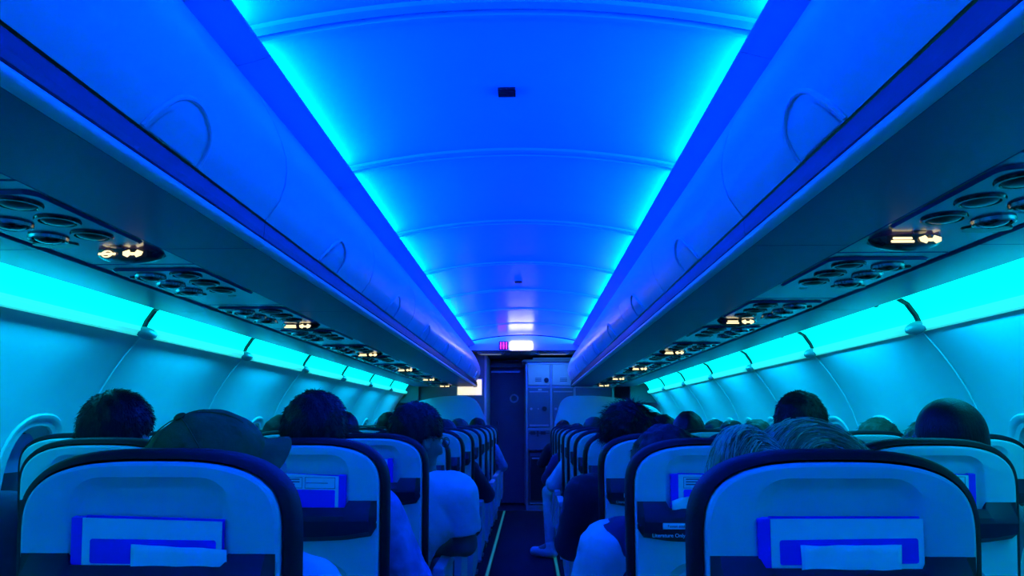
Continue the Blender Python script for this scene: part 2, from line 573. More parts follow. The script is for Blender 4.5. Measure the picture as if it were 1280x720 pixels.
# ------------------------------------------------------------------ forward bulkheads and entry area
def bulkhead(name, pts, y, lab):
    r = empty(name, (0, y, 0))
    bm = bmesh.new()
    vs = [bm.verts.new((x, 0, z)) for x, z in pts]
    f = bm.faces.new(vs)
    ex = bmesh.ops.extrude_face_region(bm, geom=[f])
    bmesh.ops.translate(bm, vec=(0, .045, 0), verts=[v for v in ex['geom'] if isinstance(v, bmesh.types.BMVert)])
    bmesh.ops.bevel(bm, geom=[e for e in bm.edges if abs(e.verts[0].co.y - e.verts[1].co.y) < 1e-6], offset=.008, segments=2, affect='EDGES')
    MB().bm(bm).build('panel', M['bulk'], r)
    return r
def smooth_poly(P, r=.05):
    out = []
    n = len(P)
    for i in range(n):
        a, p, c = Vector(P[i - 1]), Vector(P[i]), Vector(P[(i + 1) % n])
        rr = min(P[i][2] if len(P[i]) > 2 else 0, (a.xy - p.xy).length * .45, (c.xy - p.xy).length * .45)
        if rr <= 0:
            out.append((p[0], p[1])); continue
        u, v = (a.xy - p.xy).normalized() * rr, (c.xy - p.xy).normalized() * rr
        for q in range(7):
            t = q / 6
            pt = (p.xy + u) * (1 - t) ** 2 + p.xy * 2 * t * (1 - t) + (p.xy + v) * t ** 2
            out.append((pt.x, pt.y))
    return out
YB = 9.0
PL = [(-1.62, 0.0, 0), (-1.74, .5, 0), (-1.74, 1.10, 0), (-1.60, 1.33, .1), (-1.05, 1.475, .25), (-.60, 1.475, .16), (-.44, 1.12, .3), (-.325, .62, .25), (-.325, 0.0, 0)]
r = bulkhead('bulkhead', smooth_poly(PL), YB, '')
MB().box(-.352, -.322, -.012, .057, .02, .30, .005).build('kick_plate', M['alu'], r)
MB().box(-.335, -.318, -.02, .065, 1.115, 1.165, .006).build('latch', M['dark'], r)
tag(r, 'pale bulkhead panel with rounded top corner ahead of the left seat rows', 'partition')
PR = [(1.66, 0.0, 0), (1.78, .5, 0), (1.78, 1.10, 0), (1.64, 1.33, .1), (1.05, 1.475, .25), (.475, 1.475, .14), (.36, 1.10, .2), (.335, .62, .2), (.335, 0.0, 0)]
r = bulkhead('bulkhead', smooth_poly(PR), YB, '')
MB().box(.332, .362, -.012, .057, .02, .30, .005).build('kick_plate', M['alu'], r)
tag(r, 'pale bulkhead panel with rounded top corner ahead of the right seat rows', 'partition')

# entry ceiling, side walls
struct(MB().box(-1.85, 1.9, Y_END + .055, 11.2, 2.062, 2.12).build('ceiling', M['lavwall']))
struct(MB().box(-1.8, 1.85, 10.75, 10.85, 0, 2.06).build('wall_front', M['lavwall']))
for s_, nm in ((-1, 'left'), (1, 'right')):
    struct(MB().box(min(s_ * 1.74, s_ * 1.80), max(s_ * 1.74, s_ * 1.80), Y_END + .07, 11.2, 0, 2.06).build('wall_' + nm, M['bulk']))
    struct(MB().box(min(s_ * 1.38, s_ * 1.74), max(s_ * 1.38, s_ * 1.74), Y_END + .22, Y_END + .26, 1.40, 2.06).build('wall_' + nm, M['lavwall']))
# lavatory wall left of the door
r = empty('lavatory_wall', (0, 9.62, 0))
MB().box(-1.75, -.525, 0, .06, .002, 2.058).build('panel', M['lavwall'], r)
MB().box(-.527, -.497, -.006, 1.1, .002, 2.04, .004).build('edge_trim', M['edge'], r)
tag(r, 'grey lavatory wall with bright edge trim left of the dark door', 'partition')
c = at(587, 484, 9.60)
r = empty('lit_panel', (c.x, 9.615, c.z))
MB().box(-.172, .172, -.012, .004, -.115, .115, .004).build('frame', M['alu'], r)
MB().box(-.160, .160, -.016, -.010, -.103, .103).build('screen', M['poster'], r)
tag(r, 'glowing pale yellow panel on the lavatory wall below the left bins', 'lit panel')
# light fixture under the header
for (x0, x1, lab, e) in ((-.62, -.25, 'grey light fixture on the entry ceiling above the dark door', 0), (.16, .6, 'grey light fixture on the entry ceiling above the galley', 0)):
    r = empty('ceiling_fixture', ((x0 + x1) / 2, 9.42, 2.062))
    h = (x1 - x0) / 2
    MB().loft([[(-h, -.09, 0), (h, -.09, 0), (h, .09, 0), (-h, .09, 0)], [(-h + .02, -.06, -.035), (h - .02, -.06, -.035), (h - .02, .06, -.035), (-h + .02, .06, -.035)]]).build('housing', M['alu'], r)
    MB().box(-h + .05, h - .05, -.04, .04, -.042, -.034, .003).build('lens', M['fixture'], r)
    tag(r, lab, 'light fixture')

# door
D = empty('door_1', (-.262, 10.55, 0))
struct(D)
MB().box(-.255, .255, 0, .05, .03, 1.92, .006).build('door_leaf', M['door'], D)
fr = MB()
fr.box(-.285, -.255, -.03, .08, 0, 1.99, .004).box(.255, .30, -.03, .08, 0, 1.99, .004).box(-.285, .30, -.03, .08, 1.93, 1.99, .004)
fr.build('door_frame', M['lavwall'], D)
MB().box(-.225, .20, -.008, .002, 1.86, 1.885, .003).build('door_rail', M['alu'], D)
q = MB()
L = []
for rr, y in ((.064, .0), (.064, -.014), (.058, -.018), (.045, -.018), (.041, -.012), (.041, 0)):
    L.append([(.112 + rr * math.cos(a), y, 1.487 + rr * math.sin(a)) for a in [2 * PI * i / 28 for i in range(28)]])
q.loft(L, False, False)
q.build('door_handle', M['edge'], D, True)
MB().cyl((.112, -.002, 1.487), (0, -1, 0), .041, .006).build('door_latch', M['dark'], D)
MB().box(-.02, .05, -.012, 0, 1.94, 1.975, .004).build('door_lamp', M['dark'], D)

# galley
G = empty('galley_unit', (.02, 9.98, 0))
tag(G, 'tall galley unit with latched compartments right of the dark door', 'galley')
g = MB()
g.box(0, .028, 0, .62, .0, 1.97, .004).box(1.18, 1.21, 0, .62, 0, 1.97)
g.box(.028, 1.18, .55, .62, .0, 1.97).box(.0, 1.21, -.0, .62, 1.935, 1.97)
g.box(.028, 1.18, .005, .55, 1.615, 1.645).box(.028, 1.18, .005, .55, 1.045, 1.075).box(.028, 1.18, .005, .55, 0.0, .06)
g.box(.335, .362, .0, .55, .06, 1.94)
g.box(.655, .682, .0, .55, .06, 1.94)
g.build('frame', M['alu'], G)
MB().loft([[(-.055, -.06, 1.972), (1.21, -.06, 1.972), (1.21, .62, 1.972), (-.055, .62, 1.972)], [(-.03, -.05, 2.0), (1.21, -.05, 2.0), (1.21, .62, 2.0), (-.03, .62, 2.0)]]).build('canopy', M['alu'], G)
MB().box(.10, 1.1, -.03, .01, 2.002, 2.03, .006).build('light_bar', M['edge'], G)
def galley_door(x0, x1, z0, z1, m, knob, name='compartment_door'):
    d = MB().box(x0 + .004, x1 - .004, -.012, .02, z0 + .004, z1 - .004, .006)
    d = d.build(name, m, G)
    if knob:
        kx, kz = knob
        MB().cyl((kx, -.012, kz), (0, -1, 0), .034, .012, 24, .030).build('latch', M['dark'], d)
    return d
d = galley_door(.028, .335, 1.645, 1.935, M['galley'], (.285, 1.72))
MB().box(.13, .215, -.0135, -.011, 1.70, 1.712).box(.13, .215, -.0135, -.011, 1.74, 1.75).box(.13, .215, -.0135, -.011, 1.72, 1.73).build('label', M['galley_mid'], d)
d = galley_door(.362, .655, 1.645, 1.935, M['galley'], None)
MB().box(.47, .57, -.0135, -.011, 1.70, 1.712).box(.47, .57, -.0135, -.011, 1.74, 1.75).box(.47, .57, -.0135, -.011, 1.72, 1.73).build('label', M['galley_mid'], d)
galley_door(.682, 1.18, 1.645, 1.935, M['galley'], (1.1, 1.72))
d = galley_door(.028, .335, 1.075, 1.615, M['galley_mid'], (.255, 1.33))
MB().cyl((.075, -.012, 1.33), (0, -1, 0), .018, .006).build('lock', M['alu'], d)
MB().cyl((.17, -.012, 1.33), (0, -1, 0), .012, .006).build('lock', M['alu'], d)
MB().box(.05, .31, -.014, -.010, 1.555, 1.57).build('rail', M['alu'], d)
MB().box(.05, .31, -.014, -.010, 1.10, 1.12).build('rail', M['alu'], d)
MB().box(.17, .22, -.016, -.01, 1.578, 1.60).build('name_plate', M['edge'], d)
d = galley_door(.362, .655, 1.075, 1.615, M['galley_mid'], None)
MB().cyl((.41, -.012, 1.33), (0, -1, 0), .018, .006).build('lock', M['alu'], d)
MB().box(.38, .64, -.014, -.010, 1.555, 1.57).build('rail', M['alu'], d)
galley_door(.682, 1.18, 1.075, 1.615, M['galley_mid'], (1.1, 1.33))
d = galley_door(.028, .335, .78, 1.045, M['galley_mid'], None, 'drawer')
MB().box(.04, .325, -.02, -.01, 1.0, 1.012).box(.150, .172, -.03, -.01, .96, 1.04, .004).box(.06, .13, -.022, -.01, .985, 1.03, .004).box(.20, .27, -.022, -.01, .985, 1.03, .004).build('latch', M['dark'], d)
galley_door(.362, .655, .78, 1.045, M['galley_mid'], None, 'drawer')
galley_door(.682, 1.18, .78, 1.045, M['galley_mid'], None, 'drawer')
# service trolley in the niche
T = empty('service_trolley', (.20, 10.02, 0))
tag(T, 'dark service trolley stowed in the niche low in the galley', 'trolley')
MB().box(-.135, .135, .0, .45, .09, .745, .01).build('body', M['door'], T)
MB().box(-.12, .12, -.012, .0, .12, .70, .006).build('door', M['dark'], T)
MB().box(-.10, .10, -.03, -.012, .66, .68, .004).build('handle', M['alu'], T)
MB().box(-.13, .13, -.02, .44, .075, .09).build('bumper', M['alu'], T)
for (cx, cy) in ((-.1, .05), (.1, .05), (-.1, .4), (.1, .4)):
    MB().cyl((cx - .012, cy, .036), (1, 0, 0), .035, .024, 16).build('caster', M['dark'], T)

# ------------------------------------------------------------------ overhead bins
LIP = [(.622, 1.5985), (.614, 1.600), (.604, 1.604), (.600, 1.611), (.602, 1.618), (.608, 1.622), (.640, 1.622)]
HOUS = [(.6225, 1.598), (.6225, 1.6215), (.641, 1.6225), (.641, 1.628), (.630, 1.632), (.640, 1.672), (.70, 1.69), (1.44, 1.69), (1.405, 1.606), (1.385, 1.598), (1.180, 1.598), (1.176, 1.602), (1.172, 1.624), (.868, 1.624), (.864, 1.602), (.860, 1.598)]
DOOR = [(.603, 1.6705), (.590, 1.690), (.570, 1.722), (.559, 1.76), (.556, 1.80), (.561, 1.84), (.575, 1.885), (.600, 1.940), (.635, 2.0), (.672, 2.052), (.722, 2.108)]
def door_pt(t):
    """point on the door profile at arc length t from its lower edge, and outward normal"""
    acc = 0
    for (a, b) in zip(DOOR, DOOR[1:]):
        L = math.hypot(b[0] - a[0], b[1] - a[1])
        if acc + L >= t:
            u = (t - acc) / L
            n = Vector((-(b[1] - a[1]), b[0] - a[0])).normalized()
            return (a[0] + (b[0] - a[0]) * u, a[1] + (b[1] - a[1]) * u), n
        acc += L
    return DOOR[-1], Vector((-1, 0))
def make_bin(s):
    r = empty('overhead_bin')
    L = PANEL
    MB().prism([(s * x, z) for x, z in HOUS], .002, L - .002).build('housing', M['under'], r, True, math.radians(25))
    MB().prism([(s * x, z) for x, z in ((.612, 1.6225), (.6055, 1.626), (.604, 1.640), (.604, 1.664), (.608, 1.6675), (.634, 1.668), (.630, 1.6225))], .001, L - .001).build('kick_strip', M['kick'], r)
    MB().prism([(s * x, z) for x, z in LIP], .001, L - .001).build('lip_rail', M['bin'], r, True, math.radians(60))
    d = MB().sheet([(s * x, z) for x, z in DOOR], .004, L - .004, -.014 * s).build('door', M['bin'], r, True, math.radians(40))
    # half-round pull flap at the lower edge
    yc = L / 2 + .04
    fl, rg = MB(), MB()
    P = []
    for i in range(25):
        a = PI * i / 24
        (x, z), n = door_pt(.003 + .098 * math.sin(a))
        P.append((s * (x + n.x * .0015), yc + .105 * math.cos(a), z + n.y * .0015))
    rg.tube(P, .0055, 8)
    V, F = [], []
    for j in range(7):
        for i in range(17):
            a = PI * i / 16
            k = j / 6
            (x, z), n = door_pt(.003 + .082 * math.sin(a) * k + .0)
            V.append((s * (x + n.x * .003), yc + .086 * math.cos(a) * (1 if True else k), z + n.y * .003))
    for j in range(6):
        for i in range(16):
            a = j * 17 + i
            F.append((a, a + 1, a + 18, a + 17))
    fl.add(V, F)
    hd = rg.build('handle_surround', M['seam'], d, True)
    fl.build('handle', M['bin'], d, True)
    return r
bins = {}
for si, s in enumerate((-1, 1)):
    side = ('left', 'right')[si]
    for k in range(-3, 6):
        y = JOINT0 + k * PANEL - .03
        if k == -3: o = make_bin(s); bins[s] = o
        else: o = copy_tree(bins[s])
        o.location = (0, y, 0)
        n = 6 - k
        tag(o, 'blue-lit overhead bin on the %s side, %s from the front end of its row' % (side, ORD[n - 1]), 'luggage bin', 'overhead bins along the cabin')
    # rounded front end of the bin row
    y0 = JOINT0 + 6 * PANEL - .03
    r = empty('bin_end_cap', (0, y0, 0))
    full = [(x, z) for x, z in DOOR] + [(1.40, 2.108), (1.41, 1.62), (1.385, 1.598), (.635, 1.597), (.606, 1.604), (.602, 1.62), (.610, 1.66)]
    cx, cz = 1.2, 1.85
    loops = []
    for q in range(8):
        u = q / 7
        sc = 1 - .20 * (1 - math.sqrt(max(0, 1 - u * u)))
        loops.append([(s * (cx + (x - cx) * sc), .002 + .17 * u, cz + (z - cz) * (1 - .08 * (1 - math.sqrt(max(0, 1 - u * u))))) for x, z in full])
    MB().loft(loops).build('cap_shell', M['bin'], r, True, math.radians(50))
    MB().prism([(s * x, z) for x, z in ((.640, 1.592), (.60, 1.600), (.598, 1.63), (.606, 1.664), (.63, 1.664), (.66, 1.62))], .0, .09).build('trim_strip', M['kick'], r)
    tag(r, 'rounded front end cap closing the %s row of overhead bins' % side, 'bin end', 'bin end caps')
    # wedge between bins and ceiling keeps the lining closed
    struct(MB().prism([(s * x, z) for x, z in ((.726, 2.100), (1.42, 2.100), (1.42, 2.12), (.726, 2.12))], Y_BACK, Y_END + .16).build('trim_%d' % (11 + si), M['trim']))

# ------------------------------------------------------------------ passenger service panels below the bins
ROW = 0.72
Y0 = 1.085
def belt_symbol(w):
    m = MB()
    for q in (-1, 1):
        P = [(q * w * .06, 0), (q * w * .20, .32 * w), (q * w * .5, .16 * w), (q * w * .46, -.10 * w), (q * w * .22, -.26 * w)]
        m.loft(loc_plate(P if q > 0 else P[::-1], .002))
    m.loft(loc_plate(rrect(-.10 * w, .10 * w, -.10 * w, .10 * w, .03 * w, 3), .0025))
    return m
def cig_symbol(w):
    m = MB()
    m.loft(loc_plate(rrect(-.46 * w, .46 * w, -.09 * w, .09 * w, .02 * w, 3), .002))
    n = 20
    for i in range(n):
        a, b = 2 * PI * i / n, 2 * PI * (i + 1) / n
        P = [(.30 * w * math.cos(a), .30 * w * math.sin(a)), (.30 * w * math.cos(b), .30 * w * math.sin(b)), (.22 * w * math.cos(b), .22 * w * math.sin(b)), (.22 * w * math.cos(a), .22 * w * math.sin(a))]
        m.loft(loc_plate(P, .002))
    m.loft(loc_plate([(-.22 * w, .17 * w), (-.17 * w, .22 * w), (.22 * w, -.17 * w), (.17 * w, -.22 * w)], .0022))
    return m
def make_psu(s, sign):
    r = empty('passenger_service_unit')
    XC = 1.02
    # local: x toward window = s; panel centre at XC
    e = ROW / 2 - .003
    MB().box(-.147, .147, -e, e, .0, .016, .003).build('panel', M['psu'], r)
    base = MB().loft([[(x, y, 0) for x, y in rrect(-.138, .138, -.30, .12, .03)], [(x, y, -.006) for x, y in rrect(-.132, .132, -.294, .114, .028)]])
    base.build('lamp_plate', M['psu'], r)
    for i in range(3):
        yc = -.235 + .125 * i
        v = MB()
        # reading light: deep dark socket with a ring
        L = []
        for rr, z in ((.046, -.006), (.044, -.011), (.037, -.011), (.034, -.004)):
            L.append([(-s * .062 + rr * math.cos(a), yc + rr * math.sin(a), z) for a in [2 * PI * q / 24 for q in range(24)]])
        v.loft(L, False, False)
        lt = v.build('reading_light', M['lensdark'], r, True)
        MB().ell((-s * .062, yc, -.006), (.034, .034, .010), 18, 10).build('lens', M['dark'], lt, True)
        v = MB()
        L = []
        for rr, z in ((.044, -.005), (.042, -.013), (.038, -.015), (.034, -.012), (.032, -.004)):
            L.append([(s * .055 + rr * math.cos(a), yc + .02 + rr * math.sin(a), z) for a in [2 * PI * q / 24 for q in range(24)]])
        v.loft(L, False, False)
        vt = v.build('air_vent', M['chrome'], r, True)
        MB().ell((s * .055, yc + .02, -.006), (.033, .033, .014), 18, 10).build('nozzle', M['lensdark'], vt, True)
    MB().cyl((s * .115, -.20, -.006), (0, 0, -1), .012, .004, 16).build('call_button', M['dark'], r)
    MB().cyl((-s * .05, .135, -.006 + .006), (0, 0, -1), .014, .006, 16).build('call_button', M['dark'], r)
    MB().loft([[(s * .08 + .055 * math.cos(a), .10 + .03 * math.sin(a), z) for a in [2 * PI * q / 20 for q in range(20)]] for z in (-.005, -.009)]).build('speaker_grille', M['dark'], r)
    if sign:
        lens = MB()
        # low dark hump whose rear face carries the lit symbols
        loops = []
        for q in range(13):
            u = -1 + 2 * q / 12
            hw = math.sqrt(max(0, 1 - u * u)) * .9 + .1 * (1 - abs(u))
            x = u * .088 - s * .04
            sec = [(-.055 * hw, 0), (-.046 * hw, -.026 * hw), (-.02 * hw, -.033 * hw), (.03 * hw, -.024 * hw), (.075 * hw, 0)]
            loops.append([(x, .225 + a, b) for a, b in sec])
        ln = lens.loft(loops).build('sign_lens', M['lensdark'], r, True)
        for j, (dx, kind) in enumerate(((-.033, 'cig'), (.033, 'belt'))):
            if kind == 'belt':
                m = belt_symbol(.052)
            elif s < 0 and sign == 2:
                m = cig_symbol(.048)
            else:
                m = MB()
                m.loft(loc_plate(rrect(-.027, .027, -.010, -.002, .002, 3), .002))
                m.loft(loc_plate(rrect(-.021, .024, .002, .010, .002, 3), .002))
            sy = m.build({'cig': 'no_smoking_symbol', 'belt': 'seat_belt_symbol'}[kind], M['warm'], ln)
            sy.location = (dx - s * .04, .225 - .0535, -.0145)
            sy.rotation_euler = (math.radians(-14), 0, 0)
            sy.scale = (1, 1, .7)
    return r
for si, s in enumerate((-1, 1)):
    side = ('left', 'right')[si]
    pro = {}
    # lit signs every second row
    for n in range(-1, 11):
        yc = 1.62 + ROW * n - .02 - (.0 if s < 0 else .10)
        kind = 0 if n % 2 else (2 if n == 0 else 1)
        if kind not in pro:
            o = make_psu(s, kind); pro[kind] = o
        else:
            o = copy_tree(pro[kind])
        o.location = (s * 1.02, yc, 1.604)
        lab = ('passenger service panel with lit signs, ' if kind else 'unlit passenger service panel of lamps and vents, ') + (('%s in view from the camera, %s side' % (ORD[n], side)) if n >= 0 else 'directly overhead of the nearest %s seat' % side)
        tag(o, lab, 'service panel', 'service panels below the bins')

# ------------------------------------------------------------------ window-side cove lights
COVE = [(1.402, 1.612), (1.425, 1.640), (1.470, 1.650), (1.515, 1.622), (1.545, 1.575), (1.558, 1.538)]
def make_cove(s):
    r = empty('cove_light')
    MB().sheet([(s * x, z) for x, z in COVE], .010, PANEL - .010, .006 * s).build('lit_reflector', M['cove'], r, True, math.radians(50))
    MB().prism([(s * x, z) for x, z in ((1.566, 1.546), (1.548, 1.549), (1.530, 1.540), (1.526, 1.528), (1.536, 1.513), (1.566, 1.509))], .002, PANEL - .002).build('ledge', M['lit_ledge'], r, True)
    MB().sheet([(s * (x - .009), z - .006) for x, z in COVE], -.011, .011, .012 * s).build('end_divider', M['dark'], r)
    k = MB()
    L = []
    for q in range(9):
        u = -1 + 2 * q / 8
        rr = (1 - u * u) ** .6
        L.append([(s * (1.536 + .020 * rr * math.cos(a)), .085 * u, 1.524 + .026 * rr * math.sin(a)) for a in [2 * PI * i / 12 for i in range(12)]])
    k.loft(L).build('bracket', M['bracket'], r, True)
    return r
for si, s in enumerate((-1, 1)):
    side = ('left', 'right')[si]
    p = None
    for k in range(-3, 6):
        p_ = make_cove(s) if p is None else copy_tree(p)
        p = p or p_
        p_.location = (WOFF, JOINT0 + k * PANEL + (.06 if s < 0 else -.04), 0)
        tag(p_, 'glowing turquoise cove light above the %s windows, %s from the front end' % (side, ORD[5 - k]), 'cove light', 'window cove lights')

# ------------------------------------------------------------------ seats
ZT = 1.128                         # top of a seat back
REC = math.tan(math.radians(8))
def seat_outline(n=22, zb=.40):
    """right half outline from top centre down, mirrored; list of (x, z)"""
    a, b, p = .2125, .135, 3.0
    R = []
    for i in range(n + 1):
        th = PI / 2 * (1 - i / n)
        x = a * max(0, math.cos(th)) ** (2 / p)
        z = ZT - b + b * max(0, math.sin(th)) ** (2 / p)
        R.append((x, z))
    for i in range(1, 7):
        z = (ZT - b) + (zb - (ZT - b)) * i / 6
        R.append((a - .006 * i / 6, z))
    return R + [(-x, z) for x, z in R[::-1][:-1]]
def inset(P, d):
    n = len(P)
    out = []
    for i in range(n):
        a, b = Vector(P[i - 1]), Vector(P[(i + 1) % n])
        t = (b - a).normalized()
        out.append((P[i][0] - t.y * -d * -1 if False else P[i][0] + t.y * d, P[i][1] - t.x * d))
    return out
def shear(o, z0=ZT):
    for v in o.data.vertices:
        v.co.y += (z0 - v.co.z) * REC
    o.data.update()
def layer(P, y): return [(x, y, z) for x, z in P]

SEAT_OUT = seat_outline()
def area_sign(P): return sum(P[i - 1][0] * P[i][1] - P[i][0] * P[i - 1][1] for i in range(len(P)))
SGN = -1 if area_sign(SEAT_OUT) > 0 else 1
def ins(P, d): return inset(P, d * (1 if SGN > 0 else -1))
# make sure a positive inset shrinks the outline
if abs(ins(SEAT_OUT, .02)[0][1] - ZT + .02) > .006:
    _i = ins
    ins = lambda P, d: _i(P, -d)

def make_seat(side):
    """side +1 / -1: an aisle-side end panel at that side; 0: a seat inside the row."""
    r = empty('airline_chair')
    O = SEAT_OUT
    # back cover: the dark upholstery wrapped round the edge
    cov = MB().loft([layer(ins(O, .024), .034), layer(ins(O, .015), .030), layer(ins(O, .014), .010), layer(ins(O, .005), .014), layer(ins(O, .0), .026), layer(ins(O, .0), .062), layer(ins(O, .010), .088), layer(ins(O, .034), .108), layer(ins(O, .075), .118)])
    cov = cov.build('back_cover', M['navy'], r, True, math.radians(50))
    shear(cov)
    # hard rear shell with a literature recess and a lower recess
    I = ins(O, .018)
    I = [(x, max(z, .43)) for x, z in I]
    sh = MB().loft([layer(ins(I, .006), -.0005), layer(ins(I, .0015), .002), layer(I, .006), layer(I, .03)]).build('back_shell', M['shell'], r)
    c = MB()
    top, bot = rrect(-.118, .118, .90, ZT - .044, .045), rrect(-.104, .104, .90, ZT - .060, .035)
    c.loft([[(x, -.02, z) for x, z in rrect(-.134, .134, .90, ZT - .034, .058)], [(x, -.0008, z) for x, z in rrect(-.126, .126, .90, ZT - .040, .052)], [(x, .0025, z) for x, z in top], [(x, .0085, z) for x, z in rrect(-.110, .110, .90, ZT - .053, .039)], [(x, .0115, z) for x, z in bot]])
    boolean(sh, c.build('cut', None))
    c = MB()
    c.loft([[(x, -.02, z) for x, z in rrect(-.140, .140, .46, .842, .085, 10)], [(x, .001, z) for x, z in rrect(-.132, .132, .468, .835, .085, 10)], [(x, .013, z) for x, z in rrect(-.112, .112, .488, .815, .07, 10)]])
    boolean(sh, c.build('cut', None))
    for p in sh.data.polygons: p.use_smooth = True
    sh.data.set_sharp_from_angle(angle=math.radians(28))
    shear(sh)
    # literature pocket: a dark wedge across the shell
    zt = ZT - .151
    xs = [-.190, -.186, -.176, -.120, -.112, -.100, -.05, 0, .05, .100, .112, .120, .176, .186, .190]
    L = []
    for x in xs:
        ax = abs(x)
        e = min(1, max(.02, (.190 - ax) / .016))
        mid = ax < .114
        z1 = zt - (.016 if mid else 0)
        y1 = -.010 if mid else -.0015
        zb = zt - .098 + .012 * (ax / .19) ** 2 + (.022 * (1 - e))
        o1, o2 = -.030 * e - .002, -.034 * e - .002
        L.append([(x, .004, z1), (x, y1 if mid else min(-.0015, y1), z1), (x, o1, zt - .034), (x, o2, zt - .046), (x, o2 + .006, zb + .014), (x, -.004, zb), (x, .004, zb)])
    pk = MB().loft(L).build('literature_pocket', M['pocket'], r, True, math.radians(24))
    shear(pk)
    def face_text(o, zc):
        shear(o)
    t = text_mesh('Literature Only', .0125, 'pocket_lettering', M['print'], pk, (-.160, -.0350, zt - .080), bold=.00012)
    shear(t)
    pl = MB().box(-.134, -.006, -.0374, -.0335, zt - .061, zt - .047, .0006).build('label_plate', M['plate'], pk)
    shear(pl)
    t = text_mesh('Fasten seat belt while seated', .0092, 'label_lettering', M['ink'], pl, (-.070, -.0378, zt - .0568), align='CENTER')
    shear(t)
    # seat cushion, arm rests, legs
    MB().box(-.215, .215, .20, .60, .40, .475, .025).build('seat_cushion', M['navy'], r, True)
    MB().box(-.21, .21, .20, .56, .345, .40, .008).build('seat_pan', M['seatgrey'], r)
    def armrest(x, end):
        if end:
            a = MB().box(x - .022, x + .022, .16, .54, .615, .655, .010).build('armrest', M['seatgrey'], r)
            MB().loft([[(x + d, .15, .30), (x + d, .52, .34), (x + d, .52, .615), (x + d, .19, .615)] for d in (-.016, .016)]).build('end_panel', M['seatgrey'], a)
        else:
            a = MB().box(x - .020, x + .020, .16, .50, .615, .650, .010).build('armrest', M['seatgrey'], r)
            MB().box(x - .010, x + .010, .17, .24, .40, .62, .004).build('hinge', M['metal'], a)
    if side:
        armrest(side * .240, True)
        for y in (.24, .50):
            l = MB().tube([(side * .13, y, .35), (side * .13, y + (.05 if y < .3 else -.02), .0)], .018, 10)
            l.box(side * .13 - .03, side * .13 + .03, y - .02, y + .08, .0, .02, .004)
            l.build('leg', M['metal'], r)
        armrest(-side * .253, False)
    else:
        l = MB().tube([(0, .26, .35), (0, .30, .0)], .016, 10).box(-.03, .03, .26, .36, 0, .018, .004)
        l.build('leg', M['metal'], r)
    return r
seat_proto = {}
LX = {-1: (-.500, -1.010, -1.520), 1: (.517, 1.045, 1.570)}
CN = ('aisle', 'middle', 'window')
NROWS = 11
def row_y(n): return Y0 + ROW * n
def put_seat(n, s, c):
    key = (-s if c == 0 else (2 if c == 1 else 3 * s))
    if c == 0:
        k = -s
    else:
        k = 0
    if k not in seat_proto:
        o = seat_proto[k] = make_seat(k)
    else:
        o = copy_tree(seat_proto[k])
    o.location = (LX[s][c], row_y(n), 0)
    side = 'left' if s < 0 else 'right'
    tag(o, 'pale-backed dark-rimmed %s seat, %s row from the camera, %s of the aisle' % (CN[c], ORD[n], side), 'seat', 'airline seats')
    return o
SKIP = {(0, -1, 1), (0, -1, 2), (0, 1, 1), (0, 1, 2), (1, -1, 2), (1, 1, 2)}
for n in range(NROWS):
    for s in (-1, 1):
        for c in range(3):
            if (n, s, c) in SKIP: continue
            put_seat(n, s, c)

# ------------------------------------------------------------------ cards and papers in the seat pockets
def in_pocket(name, n, s, c, dx, tilt=0.0, y=.0):
    r = empty(name, (LX[s][c] + dx, row_y(n) + (ZT - .985) * REC + y, .985))
    r.rotation_euler = (math.radians(8), math.radians(tilt), 0)
    return r
def quad(x0, x1, y, zl0, zl1, zr0, zr1, t=.0012):
    """a sheet with its own slanting top and bottom edges"""
    P = [(x0, zl0), (x1, zr0), (x1, zr1), (x0, zl1)]
    return MB().loft([[(x, y, z) for x, z in P], [(x, y + t, z) for x, z in P]])
def lines(m, x0, x1, z, n, dz, h, y):
    for i in range(n):
        m.box(x0, x1 - (.012 * (i == n - 1)), y - .0003, y, z - i * dz - h, z - i * dz)
def folder(n, s, c, lab, mirror=1, w=.222, h=.048, band=True, dx=-.012, tilt=0.0, grp='safety folders in the seat pockets', text=False):
    """thick folded card: violet spine, pale face, violet band"""
    r = in_pocket('safety_folder', n, s, c, dx, tilt)
    m = mirror
    hw = w / 2
    b = MB()
    P0, P1 = (-hw * 1.0, -.050), (hw, -.050)
    X0, X1 = sorted((m * -hw, m * (-hw + .018)))
    MB().box(X0, X1, -.004, .008, -.052, h, .001).build('spine', M['violet'], r)
    X0, X1 = sorted((m * (-hw + .018), m * hw))
    f = quad(X0, X1, -.0055, -.052, h - (.003 if m > 0 else -.001) + .003, -.052, h - .003, .0016).build('front_page', M['paper'], r)
    quad(X0, X1, .004, -.052, h + .0015, -.052, h - .002, .002).build('rear_page', M['violet'], r)
    x0, x1 = X0 + .012, X1 - .008
    if band:
        zt, zb = (h - .030, h - .066)
        if text: zt, zb = h - .036, -.03
        R = rrect(x0, x1, zb, zt, .004)
        MB().loft([[(x, -.0059, z) for x, z in R], [(x, -.0055, z) for x, z in R]]).build('printed_band', M['violet'], r)
    if text:
        def frame(a, b_, lo, hi):
            t = MB()
            e = .0010
            t.box(a, b_, -.0059, -.0055, lo, lo + e).box(a, b_, -.0059, -.0055, hi - e, hi).box(a, a + e, -.0059, -.0055, lo, hi).box(b_ - e, b_, -.0059, -.0055, lo, hi)
            return t
        mid = x0 + (x1 - x0) * .56
        t = frame(x0, mid - .003, h - .033, h - .006)
        lines(t, x0 + .006, mid - .010, h - .010, 3, .0062, .0026, -.0055)
        t2 = frame(mid + .003, x1, h - .033, h - .006)
        lines(t2, mid + .006, x1 - .006, h - .019, 1, .005, .0016, -.0055)
        t.add(t2.V, t2.F)
        t.build('printed_text', M['ink'], r)
    tag(r, lab, 'folder', grp)
    return r
